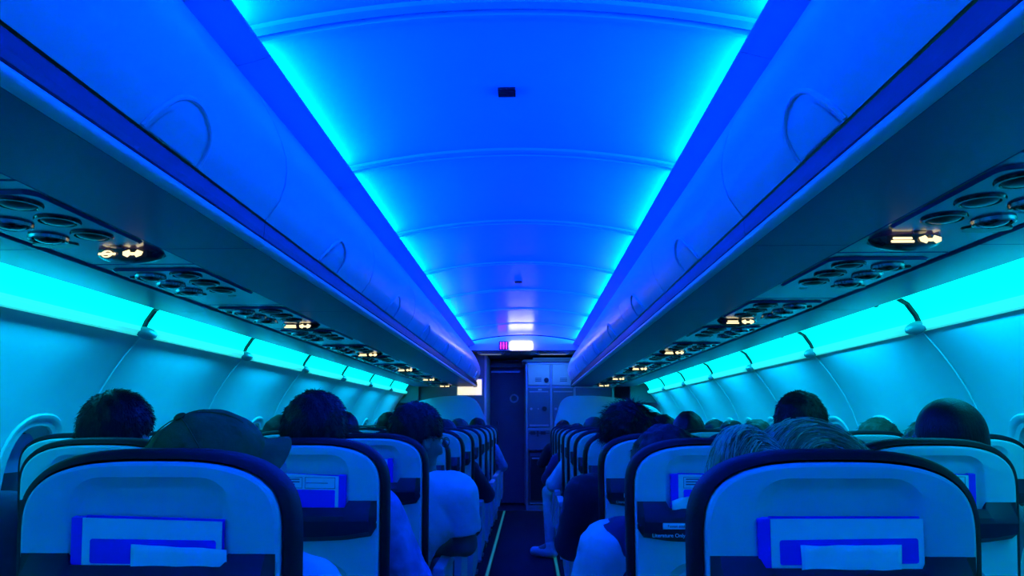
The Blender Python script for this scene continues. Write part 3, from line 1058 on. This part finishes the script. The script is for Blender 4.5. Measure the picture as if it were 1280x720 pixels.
def slip(n, s, c, lab, x0, x1, zl, zr, zb=-.052, wav=.004, tilt=0):
    r = in_pocket('paper_slip', n, s, c, 0, tilt)
    V, F = [], []
    nx, nz = 22, 7
    for side in (0, 1):
        for j in range(nz):
            for i in range(nx):
                u, v = i / (nx - 1), j / (nz - 1)
                x = x0 + (x1 - x0) * u
                zt = zl + (zr - zl) * u
                z = zb + (zt - zb) * v
                y = -.0105 + wav * v * mnoise.noise((x * 30 + n, z * 30, s)) * .8 + .0010 * side
                V.append((x, y, z))
    for side in (0, 1):
        for j in range(nz - 1):
            for i in range(nx - 1):
                a = side * nx * nz + j * nx + i
                F.append((a, a + 1, a + nx + 1, a + nx))
    o = nx * nz
    for i in range(nx - 1):
        F.append((i, i + 1, o + i + 1, o + i)); a = (nz - 1) * nx + i; F.append((a, a + 1, o + a + 1, o + a))
    for j in range(nz - 1):
        a = j * nx; F.append((a, a + nx, o + a + nx, o + a)); a += nx - 1; F.append((a, a + nx, o + a + nx, o + a))
    mesh('sheet', V, F, M['slip'], r, True)
    tag(r, lab, 'paper', 'loose papers in the seat pockets')
    return r
folder(0, -1, 0, 'pale folder with violet band and spine in the pocket of the nearest left seat', 1, .226, .044, dx=-.001, tilt=.6)
slip(0, -1, 0, 'white paper slip before the folder in the nearest left seat pocket', -.020, .122, .008, .001)
o = folder(0, 1, 0, 'pale folder with violet band and spine in the pocket of the nearest right seat', 1, .236, .048, dx=-.003, tilt=-1.0)
em = MB().tube([(.098 + .009 * math.cos(a), -.0058, -.042 + .009 * math.sin(a)) for a in [PI * q / 10 * 2 for q in range(11)]], .0006, 5)
em.tube([(.090, -.0058, -.047), (.098, -.0058, -.034), (.106, -.0058, -.047)], .0006, 5).build('round_emblem', M['ink'], o)
slip(0, 1, 0, 'creased white paper slip before the folder in the nearest right seat pocket', -.062, .080, .010, .012, wav=.008)
folder(1, -1, 0, 'pale card with text boxes, violet band and spine in the second row left aisle seat', -1, .216, .056, dx=.006, text=True, tilt=.8)
o = folder(1, 1, 0, 'white card with violet spine behind crumpled paper in the second row right aisle seat', 1, .216, .058, dx=.0, text=True)
slip(1, 1, 0, 'crumpled slanting white paper in the second row right aisle seat pocket', -.108, .10, -.004, .052, wav=.016)
folder(2, -1, 0, 'pale card with violet spine in the third row left aisle seat', -1, .200, .058, dx=-.005, text=True)
folder(2, 1, 0, 'pale card with violet spine in the third row right aisle seat', 1, .210, .054, dx=0, text=True)
folder(1, 1, 1, 'pale card with text boxes in the second row right middle seat', -1, .200, .060, dx=-.005, text=True)
folder(1, -1, 1, 'pale card with text boxes in the second row left middle seat', 1, .200, .056, dx=0, text=True)
folder(3, -1, 0, 'pale card in the fourth row left aisle seat pocket', 1, .16, .05, dx=-.02, text=True)
folder(3, 1, 0, 'pale card in the fourth row right aisle seat pocket', -1, .16, .05, dx=.02, text=True)

# ------------------------------------------------------------------ people: bodies grown as one distance field each
class Field:
    def __init__(s, lo, hi, h):
        s.lo = np.array(lo, float); s.h = h
        s.n = np.ceil((np.array(hi) - s.lo) / h).astype(int) + 1
        s.ax = [s.lo[i] + h * np.arange(s.n[i]) for i in range(3)]
        s.d = np.full(s.n, 1.0, np.float32)
    def region(s, lo, hi):
        sl = []
        for i in range(3):
            a = int(np.clip(math.floor((lo[i] - s.lo[i]) / s.h), 0, s.n[i] - 1))
            b = int(np.clip(math.ceil((hi[i] - s.lo[i]) / s.h) + 1, a + 1, s.n[i]))
            sl.append(slice(a, b))
        sl = tuple(sl)
        X, Y, Z = np.meshgrid(*[s.ax[i][sl[i]] for i in range(3)], indexing='ij')
        return sl, X, Y, Z
    def union(s, sl, d, k):
        e = s.d[sl]
        if k <= 0:
            s.d[sl] = np.minimum(e, d); return
        h = np.clip(.5 + .5 * (e - d) / k, 0, 1)
        s.d[sl] = e * (1 - h) + d * h - k * h * (1 - h)
    def cut(s, sl, d, k):
        """carve away where d < 0"""
        e = s.d[sl]; d = -d
        if k <= 0:
            s.d[sl] = np.maximum(e, d); return
        h = np.clip(.5 - .5 * (e - d) / k, 0, 1)
        s.d[sl] = e * (1 - h) + d * h + k * h * (1 - h)
    def cone(s, a, b, ra, rb, k=.02, flat=False, sub=False):
        a, b = np.array(a, float), np.array(b, float)
        m = max(ra, rb) + .05 + k
        sl, X, Y, Z = s.region(np.minimum(a, b) - m, np.maximum(a, b) + m)
        ba = b - a
        L2 = float(ba @ ba) + 1e-12
        t = ((X - a[0]) * ba[0] + (Y - a[1]) * ba[1] + (Z - a[2]) * ba[2]) / L2
        tc = np.clip(t, 0, 1)
        d = np.sqrt((X - a[0] - tc * ba[0]) ** 2 + (Y - a[1] - tc * ba[1]) ** 2 + (Z - a[2] - tc * ba[2]) ** 2) - (ra + (rb - ra) * tc)
        if flat:
            d = np.maximum(d, (t - 1) * math.sqrt(L2))
        (s.cut if sub else s.union)(sl, d, k)
        return s
    def ell(s, c, r, R=None, k=.02, sub=False):
        c, r = np.array(c, float), np.array(r, float)
        m = r.max() + .05 + k
        sl, X, Y, Z = s.region(c - m, c + m)
        P = [X - c[0], Y - c[1], Z - c[2]]
        if R is not None:
            P = [R[0][i] * P[0] + R[1][i] * P[1] + R[2][i] * P[2] for i in range(3)]
        k0 = np.sqrt(sum((P[i] / r[i]) ** 2 for i in range(3)))
        k1 = np.sqrt(sum((P[i] / r[i] ** 2) ** 2 for i in range(3))) + 1e-9
        d = k0 * (k0 - 1) / k1
        (s.cut if sub else s.union)(sl, d, k)
        return s
    def plane(s, p, n, k=0.0):
        """keep the side the normal n points away from"""
        n = np.array(n, float); n /= np.linalg.norm(n)
        X, Y, Z = np.meshgrid(*s.ax, indexing='ij')
        d = (X - p[0]) * n[0] + (Y - p[1]) * n[1] + (Z - p[2]) * n[2]
        s.d = np.maximum(s.d, d.astype(np.float32)) if k <= 0 else s.d
        if k > 0:
            h = np.clip(.5 - .5 * (s.d - d) / k, 0, 1)
            s.d = s.d * (1 - h) + d * h + k * h * (1 - h)
        return s
    def wobble(s, amp, f, seed=0.0, st=(1, 1, 1)):
        X, Y, Z = np.meshgrid(*s.ax, indexing='ij')
        s.d = s.d + amp * (np.sin(X * f * st[0] + 1.3 * np.sin(Z * f * .7 + seed) + seed) * np.sin(Y * f * st[1] + seed * 2 + np.sin(X * f * .6)) + .6 * np.sin((X * st[0] + Y * st[1]) * f * 1.9 + Z * f * st[2] * 1.3 + seed * 3)).astype(np.float32)
        return s
    def mesh(s):
        d = s.d.copy()
        d[0], d[-1], d[:, 0], d[:, -1], d[:, :, 0], d[:, :, -1] = (np.maximum(q, .001) for q in (d[0], d[-1], d[:, 0], d[:, -1], d[:, :, 0], d[:, :, -1]))
        ins_ = d < 0
        nx, ny, nz = d.shape
        cnt = np.zeros((nx - 1, ny - 1, nz - 1), np.int8)
        offs = [(i, j, k) for i in (0, 1) for j in (0, 1) for k in (0, 1)]
        for (i, j, k) in offs:
            cnt += ins_[i:nx - 1 + i, j:ny - 1 + j, k:nz - 1 + k]
        act = np.argwhere((cnt > 0) & (cnt < 8))
        if len(act) == 0: return [], []
        idx = np.full(cnt.shape, -1, np.int64)
        idx[act[:, 0], act[:, 1], act[:, 2]] = np.arange(len(act))
        val = {o: d[act[:, 0] + o[0], act[:, 1] + o[1], act[:, 2] + o[2]] for o in offs}
        S = np.zeros((len(act), 3)); N = np.zeros(len(act))
        for o in offs:
            for ax in range(3):
                if o[ax]: continue
                q = list(o); q[ax] = 1; q = tuple(q)
                a, b = val[o], val[q]
                m = (a < 0) != (b < 0)
                t = np.where(m, a / np.where(m, a - b, 1), 0)
                P = np.tile(np.array(o, float), (len(act), 1)); P[:, ax] = t
                S[m] += P[m]; N[m] += 1
        V = (act + S / N[:, None]) * s.h + s.lo
        F = []
        for ax in range(3):
            u, v = (ax + 1) % 3, (ax + 2) % 3
            A = np.take(ins_, range(0, ins_.shape[ax] - 1), axis=ax)
            B = np.take(ins_, range(1, ins_.shape[ax]), axis=ax)
            e = np.argwhere(A != B)
            ok = (e[:, u] > 0) & (e[:, v] > 0) & (e[:, u] < cnt.shape[u]) & (e[:, v] < cnt.shape[v])
            e = e[ok]
            sgn = A[e[:, 0], e[:, 1], e[:, 2]]
            def cell(du, dv):
                c = e.copy(); c[:, u] -= du; c[:, v] -= dv
                return idx[c[:, 0], c[:, 1], c[:, 2]]
            q = np.stack([cell(1, 1), cell(0, 1), cell(0, 0), cell(1, 0)], 1)
            q[~sgn] = q[~sgn][:, ::-1]
            F.append(q[(q >= 0).all(1)])
        return V, np.concatenate(F)

def field_mesh(name, fld, m, parent=None):
    V, F = fld.mesh()
    me = bpy.data.meshes.new(name)
    me.from_pydata(np.asarray(V).tolist(), [], np.asarray(F).tolist())
    me.materials.append(m)
    me.polygons.foreach_set('use_smooth', [True] * len(me.polygons))
    me.update()
    return link(bpy.data.objects.new(name, me), parent)

def spikes(o_mesh, n, L, r, seed, flow, m, name, parent, up=.45, keep=None):
    """fine tapered hairs standing on a hair surface"""
    rg = random.Random(seed)
    me = o_mesh.data
    vs, nr = me.vertices, [v.normal.copy() for v in me.vertices]
    V, F = [], []
    N = len(vs)
    for _ in range(n):
        i = rg.randrange(N)
        p, nn = vs[i].co, nr[i]
        if keep and not keep(p): continue
        fl = flow(p)
        d = (nn * up + fl + Vector((rg.gauss(0, .25), rg.gauss(0, .25), rg.gauss(0, .25)))).normalized()
        t = d.orthogonal().normalized(); b = d.cross(t)
        l = L * rg.uniform(.5, 1.25)
        k = len(V)
        base = p - d * .003
        for a in (0, 2.1, 4.2):
            V.append(base + (t * math.cos(a) + b * math.sin(a)) * r)
        mid = p + d * l * .55 + nn * l * .05
        for a in (0, 2.1, 4.2):
            V.append(mid + (t * math.cos(a) + b * math.sin(a)) * r * .7)
        V.append(p + d * l + fl * l * .2)
        for j in range(3):
            q = (j + 1) % 3
            F.append((k + j, k + q, k + 3 + q, k + 3 + j))
            F.append((k + 3 + j, k + 3 + q, k + 6))
    me2 = bpy.data.meshes.new(name)
    me2.from_pydata([tuple(v) for v in V], [], F)
    me2.materials.append(m)
    me2.update()
    return link(bpy.data.objects.new(name, me2), parent)

def person(label, n, s, c, px, py, yaw=0, pitch=0, tilt=0, hair='short', hairm='hair_black', skin='skin', shirt='grey_cloth', sleeve='long', vest=None,
           near=False, elbow=(.195, .195), drop=0.0, lean=.8, hy=.25, cap=False, glasses=False, leg=None, shoe='shoe', spike=0, trouser='trouser', arm_fwd=(0, 0)):
    """px, py: where the photo shows the middle and the top of the head."""
    sx, sy = LX[s][c], row_y(n)
    P = at(px, py, sy + hy)
    thick = {'short': .014, 'buzz': .004, 'long': .016, 'curly': .022, 'blond': .014}[hair]
    R3 = Matrix.Rotation(math.radians(-yaw), 3, 'Z') @ Matrix.Rotation(math.radians(tilt), 3, 'Y') @ Matrix.Rotation(math.radians(pitch), 3, 'X')
    top = .117 + thick + (.006 if cap else 0)
    H = Vector((P.x - sx, hy, P.z - top))                       # skull centre, seat-local
    hx = max(-.16, min(.16, H.x)) * (lean if c < 2 else .35)
    dz = min(.06, max(-.10, H.z - 1.13)) + drop
    root_loc = (sx, sy, 0)
    h = .0085 if near else .015
    hh = .006 if near else .010
    lo, hi = (-.40 + hx * .6, .02, -.01), (.40 + hx * .6, 1.02, max(1.36, H.z + .18))
    B = Field(lo, hi, h)
    RT = [[R3[i][j] for j in range(3)] for i in range(3)]
    def hp(x, y, z): return H + R3 @ Vector((x, y, z))
    sh = .17 if c < 2 else .15
    zs = .925 + dz
    SHL = {q: Vector((hx + q * sh, .275, zs)) for q in (-1, 1)}
    ELB = {q: Vector((hx * .8 + q * elbow[(q + 1) // 2], .33 + arm_fwd[(q + 1) // 2], .722 + dz * .5)) for q in (-1, 1)}
    WRI = {q: Vector((hx * .3 + q * .13, .52, .655)) for q in (-1, 1)}
    HIP = {q: Vector((q * .09, .345, .565)) for q in (-1, 1)}
    KNE = {q: Vector((q * .125, .655, .560)) for q in (-1, 1)}
    ANK = {q: Vector((q * .12, .70, .105)) for q in (-1, 1)}
    if leg:                                                     # one foot stretched into the aisle
        q, ax_, ay_ = leg
        KNE[q] = Vector((q * .27, .56, .535)); ANK[q] = Vector((ax_, ay_, .105))
    TOE = {q: ANK[q] + Vector((0, .15, -.06)) for q in (-1, 1)}
    if leg:
        q = leg[0]; TOE[q] = ANK[q] + Vector((q * .13, .06, -.06))
    def torso(F, g=0.0, k=.045):
        F.ell((0, .335, .575), (.165 + g, .12 + g, .10 + g), k=k)
        F.ell((hx * .35, .308, .70 + dz * .4), (.145 + g, .098 + g, .15 + g), k=k)
        F.ell((hx * .85, .292, .845 + dz), (.168 + g, .108 + g, .14 + g), k=k)
        F.cone((hx - .12, .275, zs + .008), (hx + .12, .275, zs + .008), .062 + g, .062 + g, k=k)
        return F
    def neck(F, g=0.0):
        F.cone((hx, .270, zs + .01), tuple(hp(0, -.012, -.075)), .060 + g, .052 + g, k=.03)
        return F
    def arms(F, g=0.0, upto=2.0, k=.03):
        for q in (-1, 1):
            a, e, w_ = SHL[q], ELB[q], WRI[q]
            if upto <= 1:
                F.cone(a, a.lerp(e, upto), .060 + g, .050 + g * 1.5, k=k, flat=True)
            else:
                F.cone(a, e, .058 + g, .043 + g, k=k)
                F.cone(e, e.lerp(w_, min(1, upto - 1)), .043 + g, .030 + g, k=.015, flat=(g > 0))
        return F
    def legs(F, g=0.0, k=.03, end=1.0):
        for q in (-1, 1):
            F.cone(HIP[q], KNE[q], .085 + g, .060 + g, k=k)
            F.cone(KNE[q], KNE[q].lerp(ANK[q], end), .058 + g, .038 + g, k=.02)
        return F
    torso(B); neck(B); arms(B); legs(B)
    for q in (-1, 1):
        B.cone(ANK[q], TOE[q], .038, .030, k=.02)
        # hands: palm, four fingers bent over the thigh, thumb from the side of the palm
        w_ = WRI[q]
        f = Vector((-q * .25, .93, -.28)).normalized()
        side_ = Vector((q * .97, .24, 0)).normalized()
        pc = w_ + f * .05
        B.cone(w_, pc + f * .035, .027, .030, k=.012)
        for j in range(4):
            b0 = pc + f * .045 + side_ * (.027 - .018 * j)
            ln = (.030, .038, .041, .034)[3 - j]
            m1 = b0 + f * ln + Vector((0, 0, -.004))
            m2 = m1 + (f * .7 + Vector((0, 0, -.7))) * ln * .8
            B.cone(b0, m1, .0088, .0082, k=.004); B.cone(m1, m2, .0082, .0070, k=.003)
        t0 = w_ + f * .03 - side_ * .026
        t1 = t0 - side_ * .022 + f * .028
        B.cone(t0, t1, .011, .0095, k=.006); B.cone(t1, t1 + f * .028, .0095, .008, k=.003)
    # head
    E = lambda c_, r_, k=.015, sub=False: B.ell(tuple(hp(*c_)), r_, RT, k, sub)
    E((0, -.008, .025), (.075, .096, .092))
    E((0, .024, -.035), (.061, .072, .098), .03)
    E((0, .062, -.108), (.040, .032, .028), .025)
    E((0, .078, .020), (.052, .020, .013), .015)
    B.cone(hp(0, .090, .004), hp(0, .113, -.042), .009, .014, k=.010)
    for q in (-1, 1):
        E((q * .014, .100, -.046), (.011, .012, .009), .006)
        E((q * .036, .072, -.035), (.026, .022, .020), .02)
        E((q * .031, .104, -.002), (.017, .018, .012), .010, True)
        E((q * .077, -.004, -.018), (.012, .026, .034), .008)
        E((q * .086, -.002, -.016), (.007, .015, .021), .006, True)
    E((0, .092, -.072), (.024, .012, .006), .006)
    E((0, .090, -.084), (.021, .012, .007), .006)
    body = field_mesh('person', B, M[skin])
    body.location = root_loc
    tag(body, label, 'person', 'seated passengers')
    ey = MB()
    for q in (-1, 1):
        ey.ell(tuple(hp(q * .031, .084, -.002)), (.0125,) * 3, 12, 8)
    ey.build('eyes', M['eye'], body, True)
    # clothes
    g = .011
    C = Field(lo, hi, h)
    torso(C, g)
    up = {'long': 1.93, 'short': .74, 'none': .15}[sleeve]
    arms(C, g, up)
    C.ell((hx, .275, zs + .055), (.066, .066, .05), k=.03)
    C.ell((hx, .287, zs + .115), (.062, .064, .06), k=.006, sub=True)
    C.plane((0, 0, .535), (0, 0, -1))
    if near:
        C.wobble(.0022, 34, n + c, (1, 1, 1.6)); C.wobble(.0012, 80, n + 2 * c, (1, .6, 1.3))
    field_mesh('shirt', C, M[shirt], body)
    if vest:
        C = Field(lo, hi, h)
        torso(C, g + .005, .02)
        for q in (-1, 1):
            C.cone(SHL[q], SHL[q].lerp(ELB[q], .10), .066, .066, k=.02, flat=True)
        C.ell((hx, .28, zs + .10), (.070, .085, .10), k=.006, sub=True)
        C.plane((0, 0, .56), (0, 0, -1))
        field_mesh('vest', C, M[vest], body)
    T = Field((-.34, .15, -.01), (.34, 1.02, .70), h)
    T.ell((0, .335, .58), (.172, .125, .095), k=.03)
    legs(T, .010, end=.93)
    T.plane((0, 0, .635), (0, 0, 1))
    field_mesh('trousers', T, M[trouser], body)
    for q in (-1, 1):
        a, t_ = ANK[q], TOE[q]
        S_ = Field(np.minimum(a, t_) - .09, np.maximum(a, t_) + .09, .008)
        dirn = (t_ - a); dirn.z = 0; dirn.normalize()
        a0 = a.copy(); a0.z = .052
        S_.cone(a0 - dirn * .02, a0 + dirn * .155, .046, .038, k=.02)
        S_.cone(a0 + Vector((0, 0, .02)), a + Vector((0, 0, .01)), .046, .046, k=.02)
        S_.plane((0, 0, .004), (0, 0, -1))
        field_mesh('shoe', S_, M[shoe], body)
    # hair
    if not cap or True:
        r_ = .19
        Hf = Field(H - Vector((r_,) * 3), H + Vector((r_,) * 3), hh)
        t = thick
        EH = lambda c_, rr, k=.02, sub=False: Hf.ell(tuple(hp(*c_)), rr, RT, k, sub)
        EH((0, -.010, .027), (.076 + t, .097 + t, .091 + t))
        EH((0, -.042, -.030), (.064 + t * .6, .056 + t * .6, .064 + t * .5), .03)
        if hair in ('long', 'blond'):
            EH((0, -.045, -.07), (.080, .062, .095), .03)
        # hairline: face, ears and nape stay clear
        EH((0, .115, -.045), (.088, .078, .105), .012, True)
        for q in (-1, 1):
            if hair in ('short', 'buzz', 'curly'):
                EH((q * .086, .012, -.034), (.030, .040, .040), .008, True)
                EH((q * .080, .055, -.04), (.04, .04, .06), .01, True)
        if hair in ('short', 'buzz', 'curly'):
            pz = hp(0, 0, -.088)
            Hf.plane(pz, tuple(R3 @ Vector((0, -.25, -1))), .01)
        if hair == 'short': Hf.wobble(.0028, 70, px * .1, (1, 1, .5))
        if hair == 'curly': Hf.wobble(.0060, 85, px * .1)
        if hair in ('long', 'blond'): Hf.wobble(.0034, 95, px * .1, (1, 1, .25))
        if not cap:
            ho = field_mesh('hair', Hf, M[hairm], body)
            if spike:
                cen = hp(0, -.05, .12)
                fl = lambda p: ((Vector(p) - cen).normalized() * .7 + Vector((0, 0, -.25)))
                spikes(ho, spike, .030 if hair == 'curly' else (.010 if near else .016), .0009, int(px), fl, M[hairm], 'hair_strands', ho, .45 if hair == 'curly' else .12)
    if cap:
        K = Field(H - Vector((.22,) * 3), H + Vector((.26, .26, .22)), .006)
        EK = lambda c_, rr, k=.02, sub=False: K.ell(tuple(hp(*c_)), rr, RT, k, sub)
        EK((0, -.006, .030), (.094, .112, .100))
        EK((0, -.035, .0), (.090, .080, .095), .03)
        K.plane(hp(0, 0, -.045), tuple(R3 @ Vector((0, .12, -1))))
        EK((0, -.004, .0), (.080, .100, .088), .004, True)
        EK((0, -.115, -.052), (.035, .04, .034), .006, True)
        K.wobble(.0018, 40, 2.0, (1, 1, 1)); K.wobble(.0010, 85, 5.0, (1, .5, 1))
        co = field_mesh('cap', K, M['cap'], body)
        MB().ell(tuple(hp(0, -.006, .131)), (.011, .011, .006), 14, 8, R3).build('button', M['cap'], co, True)
        # seams over the crown
        sm = MB()
        for a in range(0, 180, 60):
            pts = []
            for i in range(25):
                u = PI * (-.34 + .68 * i / 24)
                ca, sa = math.cos(math.radians(a)), math.sin(math.radians(a))
                pts.append(tuple(hp(.0945 * math.sin(u) * ca, -.006 + .1125 * math.sin(u) * sa, .030 + .1003 * math.cos(u))))
            sm.tube(pts, .0012, 5)
        sm.build('crown_seams', M['cap'], co, True)
        # bill
        V, F = [], []
        nu, nv = 17, 8
        for side_ in (0, 1):
            for j in range(nv):
                for i in range(nu):
                    a = math.radians(-72 + 144 * i / (nu - 1))
                    v = j / (nv - 1)
                    ext = .052 * max(0, math.cos(a)) ** .6
                    x = math.sin(a) * (.086 + .012 * v)
                    y = math.cos(a) * .098 + ext * v
                    z = .028 - .022 * v - .030 * (x / .09) ** 2 - .004 * side_
                    V.append(tuple(hp(x, y, z)))
        for side_ in (0, 1):
            for j in range(nv - 1):
                for i in range(nu - 1):
                    a = side_ * nu * nv + j * nu + i
                    F.append((a, a + 1, a + nu + 1, a + nu))
        o2 = nu * nv
        for i in range(nu - 1):
            a = (nv - 1) * nu + i; F.append((a, a + 1, o2 + a + 1, o2 + a)); F.append((i, i + 1, o2 + i + 1, o2 + i))
        for j in range(nv - 1):
            a = j * nu; F.append((a, a + nu, o2 + a + nu, o2 + a)); a += nu - 1; F.append((a, a + nu, o2 + a + nu, o2 + a))
        mesh('bill', V, F, M['cap'], co, True, math.radians(50))
    if glasses:
        G_ = empty('eyeglasses', root_loc)
        fr_ = MB()
        for q in (-1, 1):
            fr_.tube([hp(q * .034 + .024 * math.cos(a), .112, -.004 + .018 * math.sin(a)) for a in [2 * PI * i / 20 for i in range(21)]], .0022, 6)
        fr_.tube([hp(-.010, .114, 0), hp(.010, .114, 0)], .002, 6)
        fr_.build('frame', M['dark'], G_, True)
        for q in (-1, 1):
            MB().tube([hp(q * .060, .110, .004), hp(q * .080, .06, .004), hp(q * .084, .0, .004), hp(q * .078, -.02, -.012)], .0024, 6).build('temple', M['dark'], G_, True)
        tag(G_, 'dark-framed eyeglasses worn by the white-shirted passenger leaning into the aisle', 'glasses')
    return body, H, R3

person('passenger with neat short dark hair above the second row left middle seat', 1, -1, 1, 152, 487, yaw=4, near=True, spike=2600, shirt='navy_cloth')
person('passenger in an olive baseball cap turned right in the nearest left aisle seat', 0, -1, 0, 274, 504, yaw=56, pitch=28, tilt=6, cap=True, near=True, shirt='pale_cloth', hairm='hair_brown', elbow=(.195, .27))
person('passenger with faded dark crop in blue denim shirt, second row left aisle seat', 1, -1, 0, 397, 488, yaw=-8, near=True, spike=2600, shirt='denim', elbow=(.195, .26))
person('passenger in white t-shirt leaning into the aisle, third row left aisle seat', 2, -1, 0, 522, 503, yaw=48, pitch=-8, near=True, spike=2600, shirt='white_cloth', sleeve='short', skin='skin_dark', elbow=(.195, .215), lean=.95, glasses=True)
person('dark-haired passenger mostly hidden just left of the faded crop head', 3, -1, 1, 356, 518, shirt='black_cloth', yaw=15)
person('dark-haired passenger just right of the faded crop head, fifth row left middle seat', 4, -1, 1, 430, 514, shirt='navy_cloth', hairm='hair_black')
person('dark-haired passenger before the turquoise wall left of the white-shirted passenger', 6, -1, 1, 486, 515, shirt='black_cloth', yaw=-10)
person('passenger in dark jacket with arm over the armrest, fourth row left aisle seat', 3, -1, 0, 519, 520, shirt='black_cloth', elbow=(.195, .27), drop=-.02)
person('passenger in dark jacket leaning out, sixth row left aisle seat', 5, -1, 0, 556, 524, shirt='black_cloth', elbow=(.195, .28))
person('brown-haired passenger before the left bulkhead, eighth row left aisle seat', 7, -1, 0, 574, 523, hairm='hair_brown', shirt='grey_cloth', hair='long', spike=300)
person('dark-haired passenger in blue denim by the left bulkhead, tenth row aisle seat', 9, -1, 0, 597, 522, shirt='denim', elbow=(.195, .27))
person('passenger in dark top whose shoulder shows beside the left window', 1, -1, 2, -52, 500, shirt='navy_cloth', elbow=(.18, .17))

b_, Hh, Rr = person('fair-haired passenger with dishevelled hair low in the nearest right aisle seat', 0, 1, 0, 990, 533, yaw=-4, hair='blond', hairm='hair_shade', near=True, shirt='pale_cloth', drop=-.06)
person('passenger with close-shaved head above the second row right middle seat', 1, 1, 1, 1181, 498, yaw=-6, hair='buzz', near=True, shirt='grey_cloth', skin='skin_dark')
person('dark-haired passenger turned right, third row right middle seat', 2, 1, 1, 1000, 489, yaw=40, near=True, spike=2400, shirt='black_cloth')
person('brown-haired passenger low by the right window, fourth row', 3, 1, 2, 1095, 522, hairm='hair_brown', hair='long', spike=500, shirt='grey_cloth', elbow=(.18, .17))
person('brown-haired passenger half hidden behind the shaved head', 2, 1, 2, 1158, 524, hairm='hair_brown', hair='long', spike=500, shirt='navy_cloth', elbow=(.18, .17))
person('passenger with low dark hair in white sleeves, second row right aisle seat', 1, 1, 0, 829, 531, yaw=-25, hair='long', hairm='hair_black', near=True, shirt='white_cloth', sleeve='short', vest='navy_cloth', skin='skin_dark', elbow=(.225, .195), lean=1.0, spike=800)
person('passenger in black with tousled hair leaning into the aisle, third row right', 2, 1, 0, 783, 502, yaw=-14, tilt=-6, hair='curly', hairm='hair_black', near=True, spike=2600, shirt='black_cloth', elbow=(.235, .195), lean=1.0)
person('dark-haired passenger in the fifth row right middle seat', 4, 1, 1, 860, 514, yaw=10, shirt='black_cloth')
person('low dark-haired passenger just left of the fifth row middle head', 5, 1, 1, 829, 518, shirt='navy_cloth', hairm='hair_black')
person('dark-haired passenger beyond the tousled head, seventh row right middle seat', 6, 1, 1, 817, 515, shirt='black_cloth')
person('brown-haired passenger by the right wall left of the fair hair', 4, 1, 2, 945, 524, hairm='hair_brown', shirt='grey_cloth', spike=400, hair='long', elbow=(.18, .17))
person('dark-haired passenger by the right wall, sixth row window seat', 5, 1, 2, 914, 525, hairm='hair_black', shirt='grey_cloth', elbow=(.18, .17))
person('dark-haired passenger by the right wall, seventh row window seat', 6, 1, 2, 893, 524, hairm='hair_black', shirt='black_cloth', elbow=(.18, .17))
person('passenger in white long-sleeved shirt by the aisle, seventh row right', 6, 1, 0, 742, 521, shirt='white_cloth', elbow=(.30, .195), hairm='hair_brown', trouser='black_cloth')
person('low dark-haired passenger with white sneaker stretched into the aisle', 7, 1, 0, 721, 529, shirt='navy_cloth', trouser='pale_cloth', shoe='shoe_white', elbow=(.27, .195), leg=(-1, -.27, .42))
person('passenger in dark jacket with elbow in the aisle, front right aisle seat', 10, 1, 0, 704, 525, shirt='black_cloth', elbow=(.27, .195))

# loose fair strands over the nearest right head: two clumps with a parting
rg = random.Random(5)
st = MB()
hob = [c_ for c_ in b_.children if c_.name.startswith('hair')][0]
def strands(cx, cz, rx, rz, n, m, name):
    st = MB()
    for _ in range(n):
        a0 = rg.uniform(-.5, .5)
        yy = rg.uniform(-.12, .06)
        side_ = rg.choice((-1, 1))
        pts = []
        w0 = rg.uniform(.93, 1.07)
        sp = rg.uniform(.9, 1.6)
        rg_k = rg.uniform(-.6, 1.5)
        for i in range(9):
            t = i / 8
            u = a0 * .5 + side_ * sp * t
            x = cx + rx * w0 * math.sin(u)
            z = cz + rz * w0 * math.cos(u) * (1 if abs(u) < PI / 2 else 1.3)
            y = yy - .05 * t * rg_k + .004 * math.sin(9 * t + a0 * 20)
            k = math.sqrt(max(.05, 1 - (yy / .125) ** 2))
            pts.append(tuple(Hh + Rr @ Vector((x * 1.0 if False else cx + (x - cx) * k, y - .01, cz + (z - cz) * k))))
        jit = Vector((rg.gauss(0, .004), rg.gauss(0, .004), rg.gauss(0, .003)))
        st.tube([tuple(Vector(p) + jit * (i_ / 8)) for i_, p in enumerate(pts)], .0009, 3, .0004)
    o = st.build(name, m, hob, True)
    return o
strands(.012, .020, .094, .115, 420, M['hair_shade'], 'hair_strands')
strands(.012, .020, .097, .119, 170, M['hair_fair'], 'hair_strands')
# the tied-back clump left of the parting
K = Field(Hh + Vector((-.22, -.16, -.16)), Hh + Vector((0.0, .14, .17)), .006)
K.ell(tuple(Hh + Vector((-.098, -.005, .045))), (.048, .075, .082), k=.02)
K.ell(tuple(Hh + Vector((-.112, -.020, -.04))), (.042, .06, .09), k=.03)
K.wobble(.0035, 95, 3.0, (1, 1, .25))
field_mesh('hair_clump', K, M['hair_shade'], hob)
strands(-.095, .03, .052, .096, 260, M['hair_shade'], 'hair_strands')
strands(-.095, .03, .056, .101, 130, M['hair_fair'], 'hair_strands')
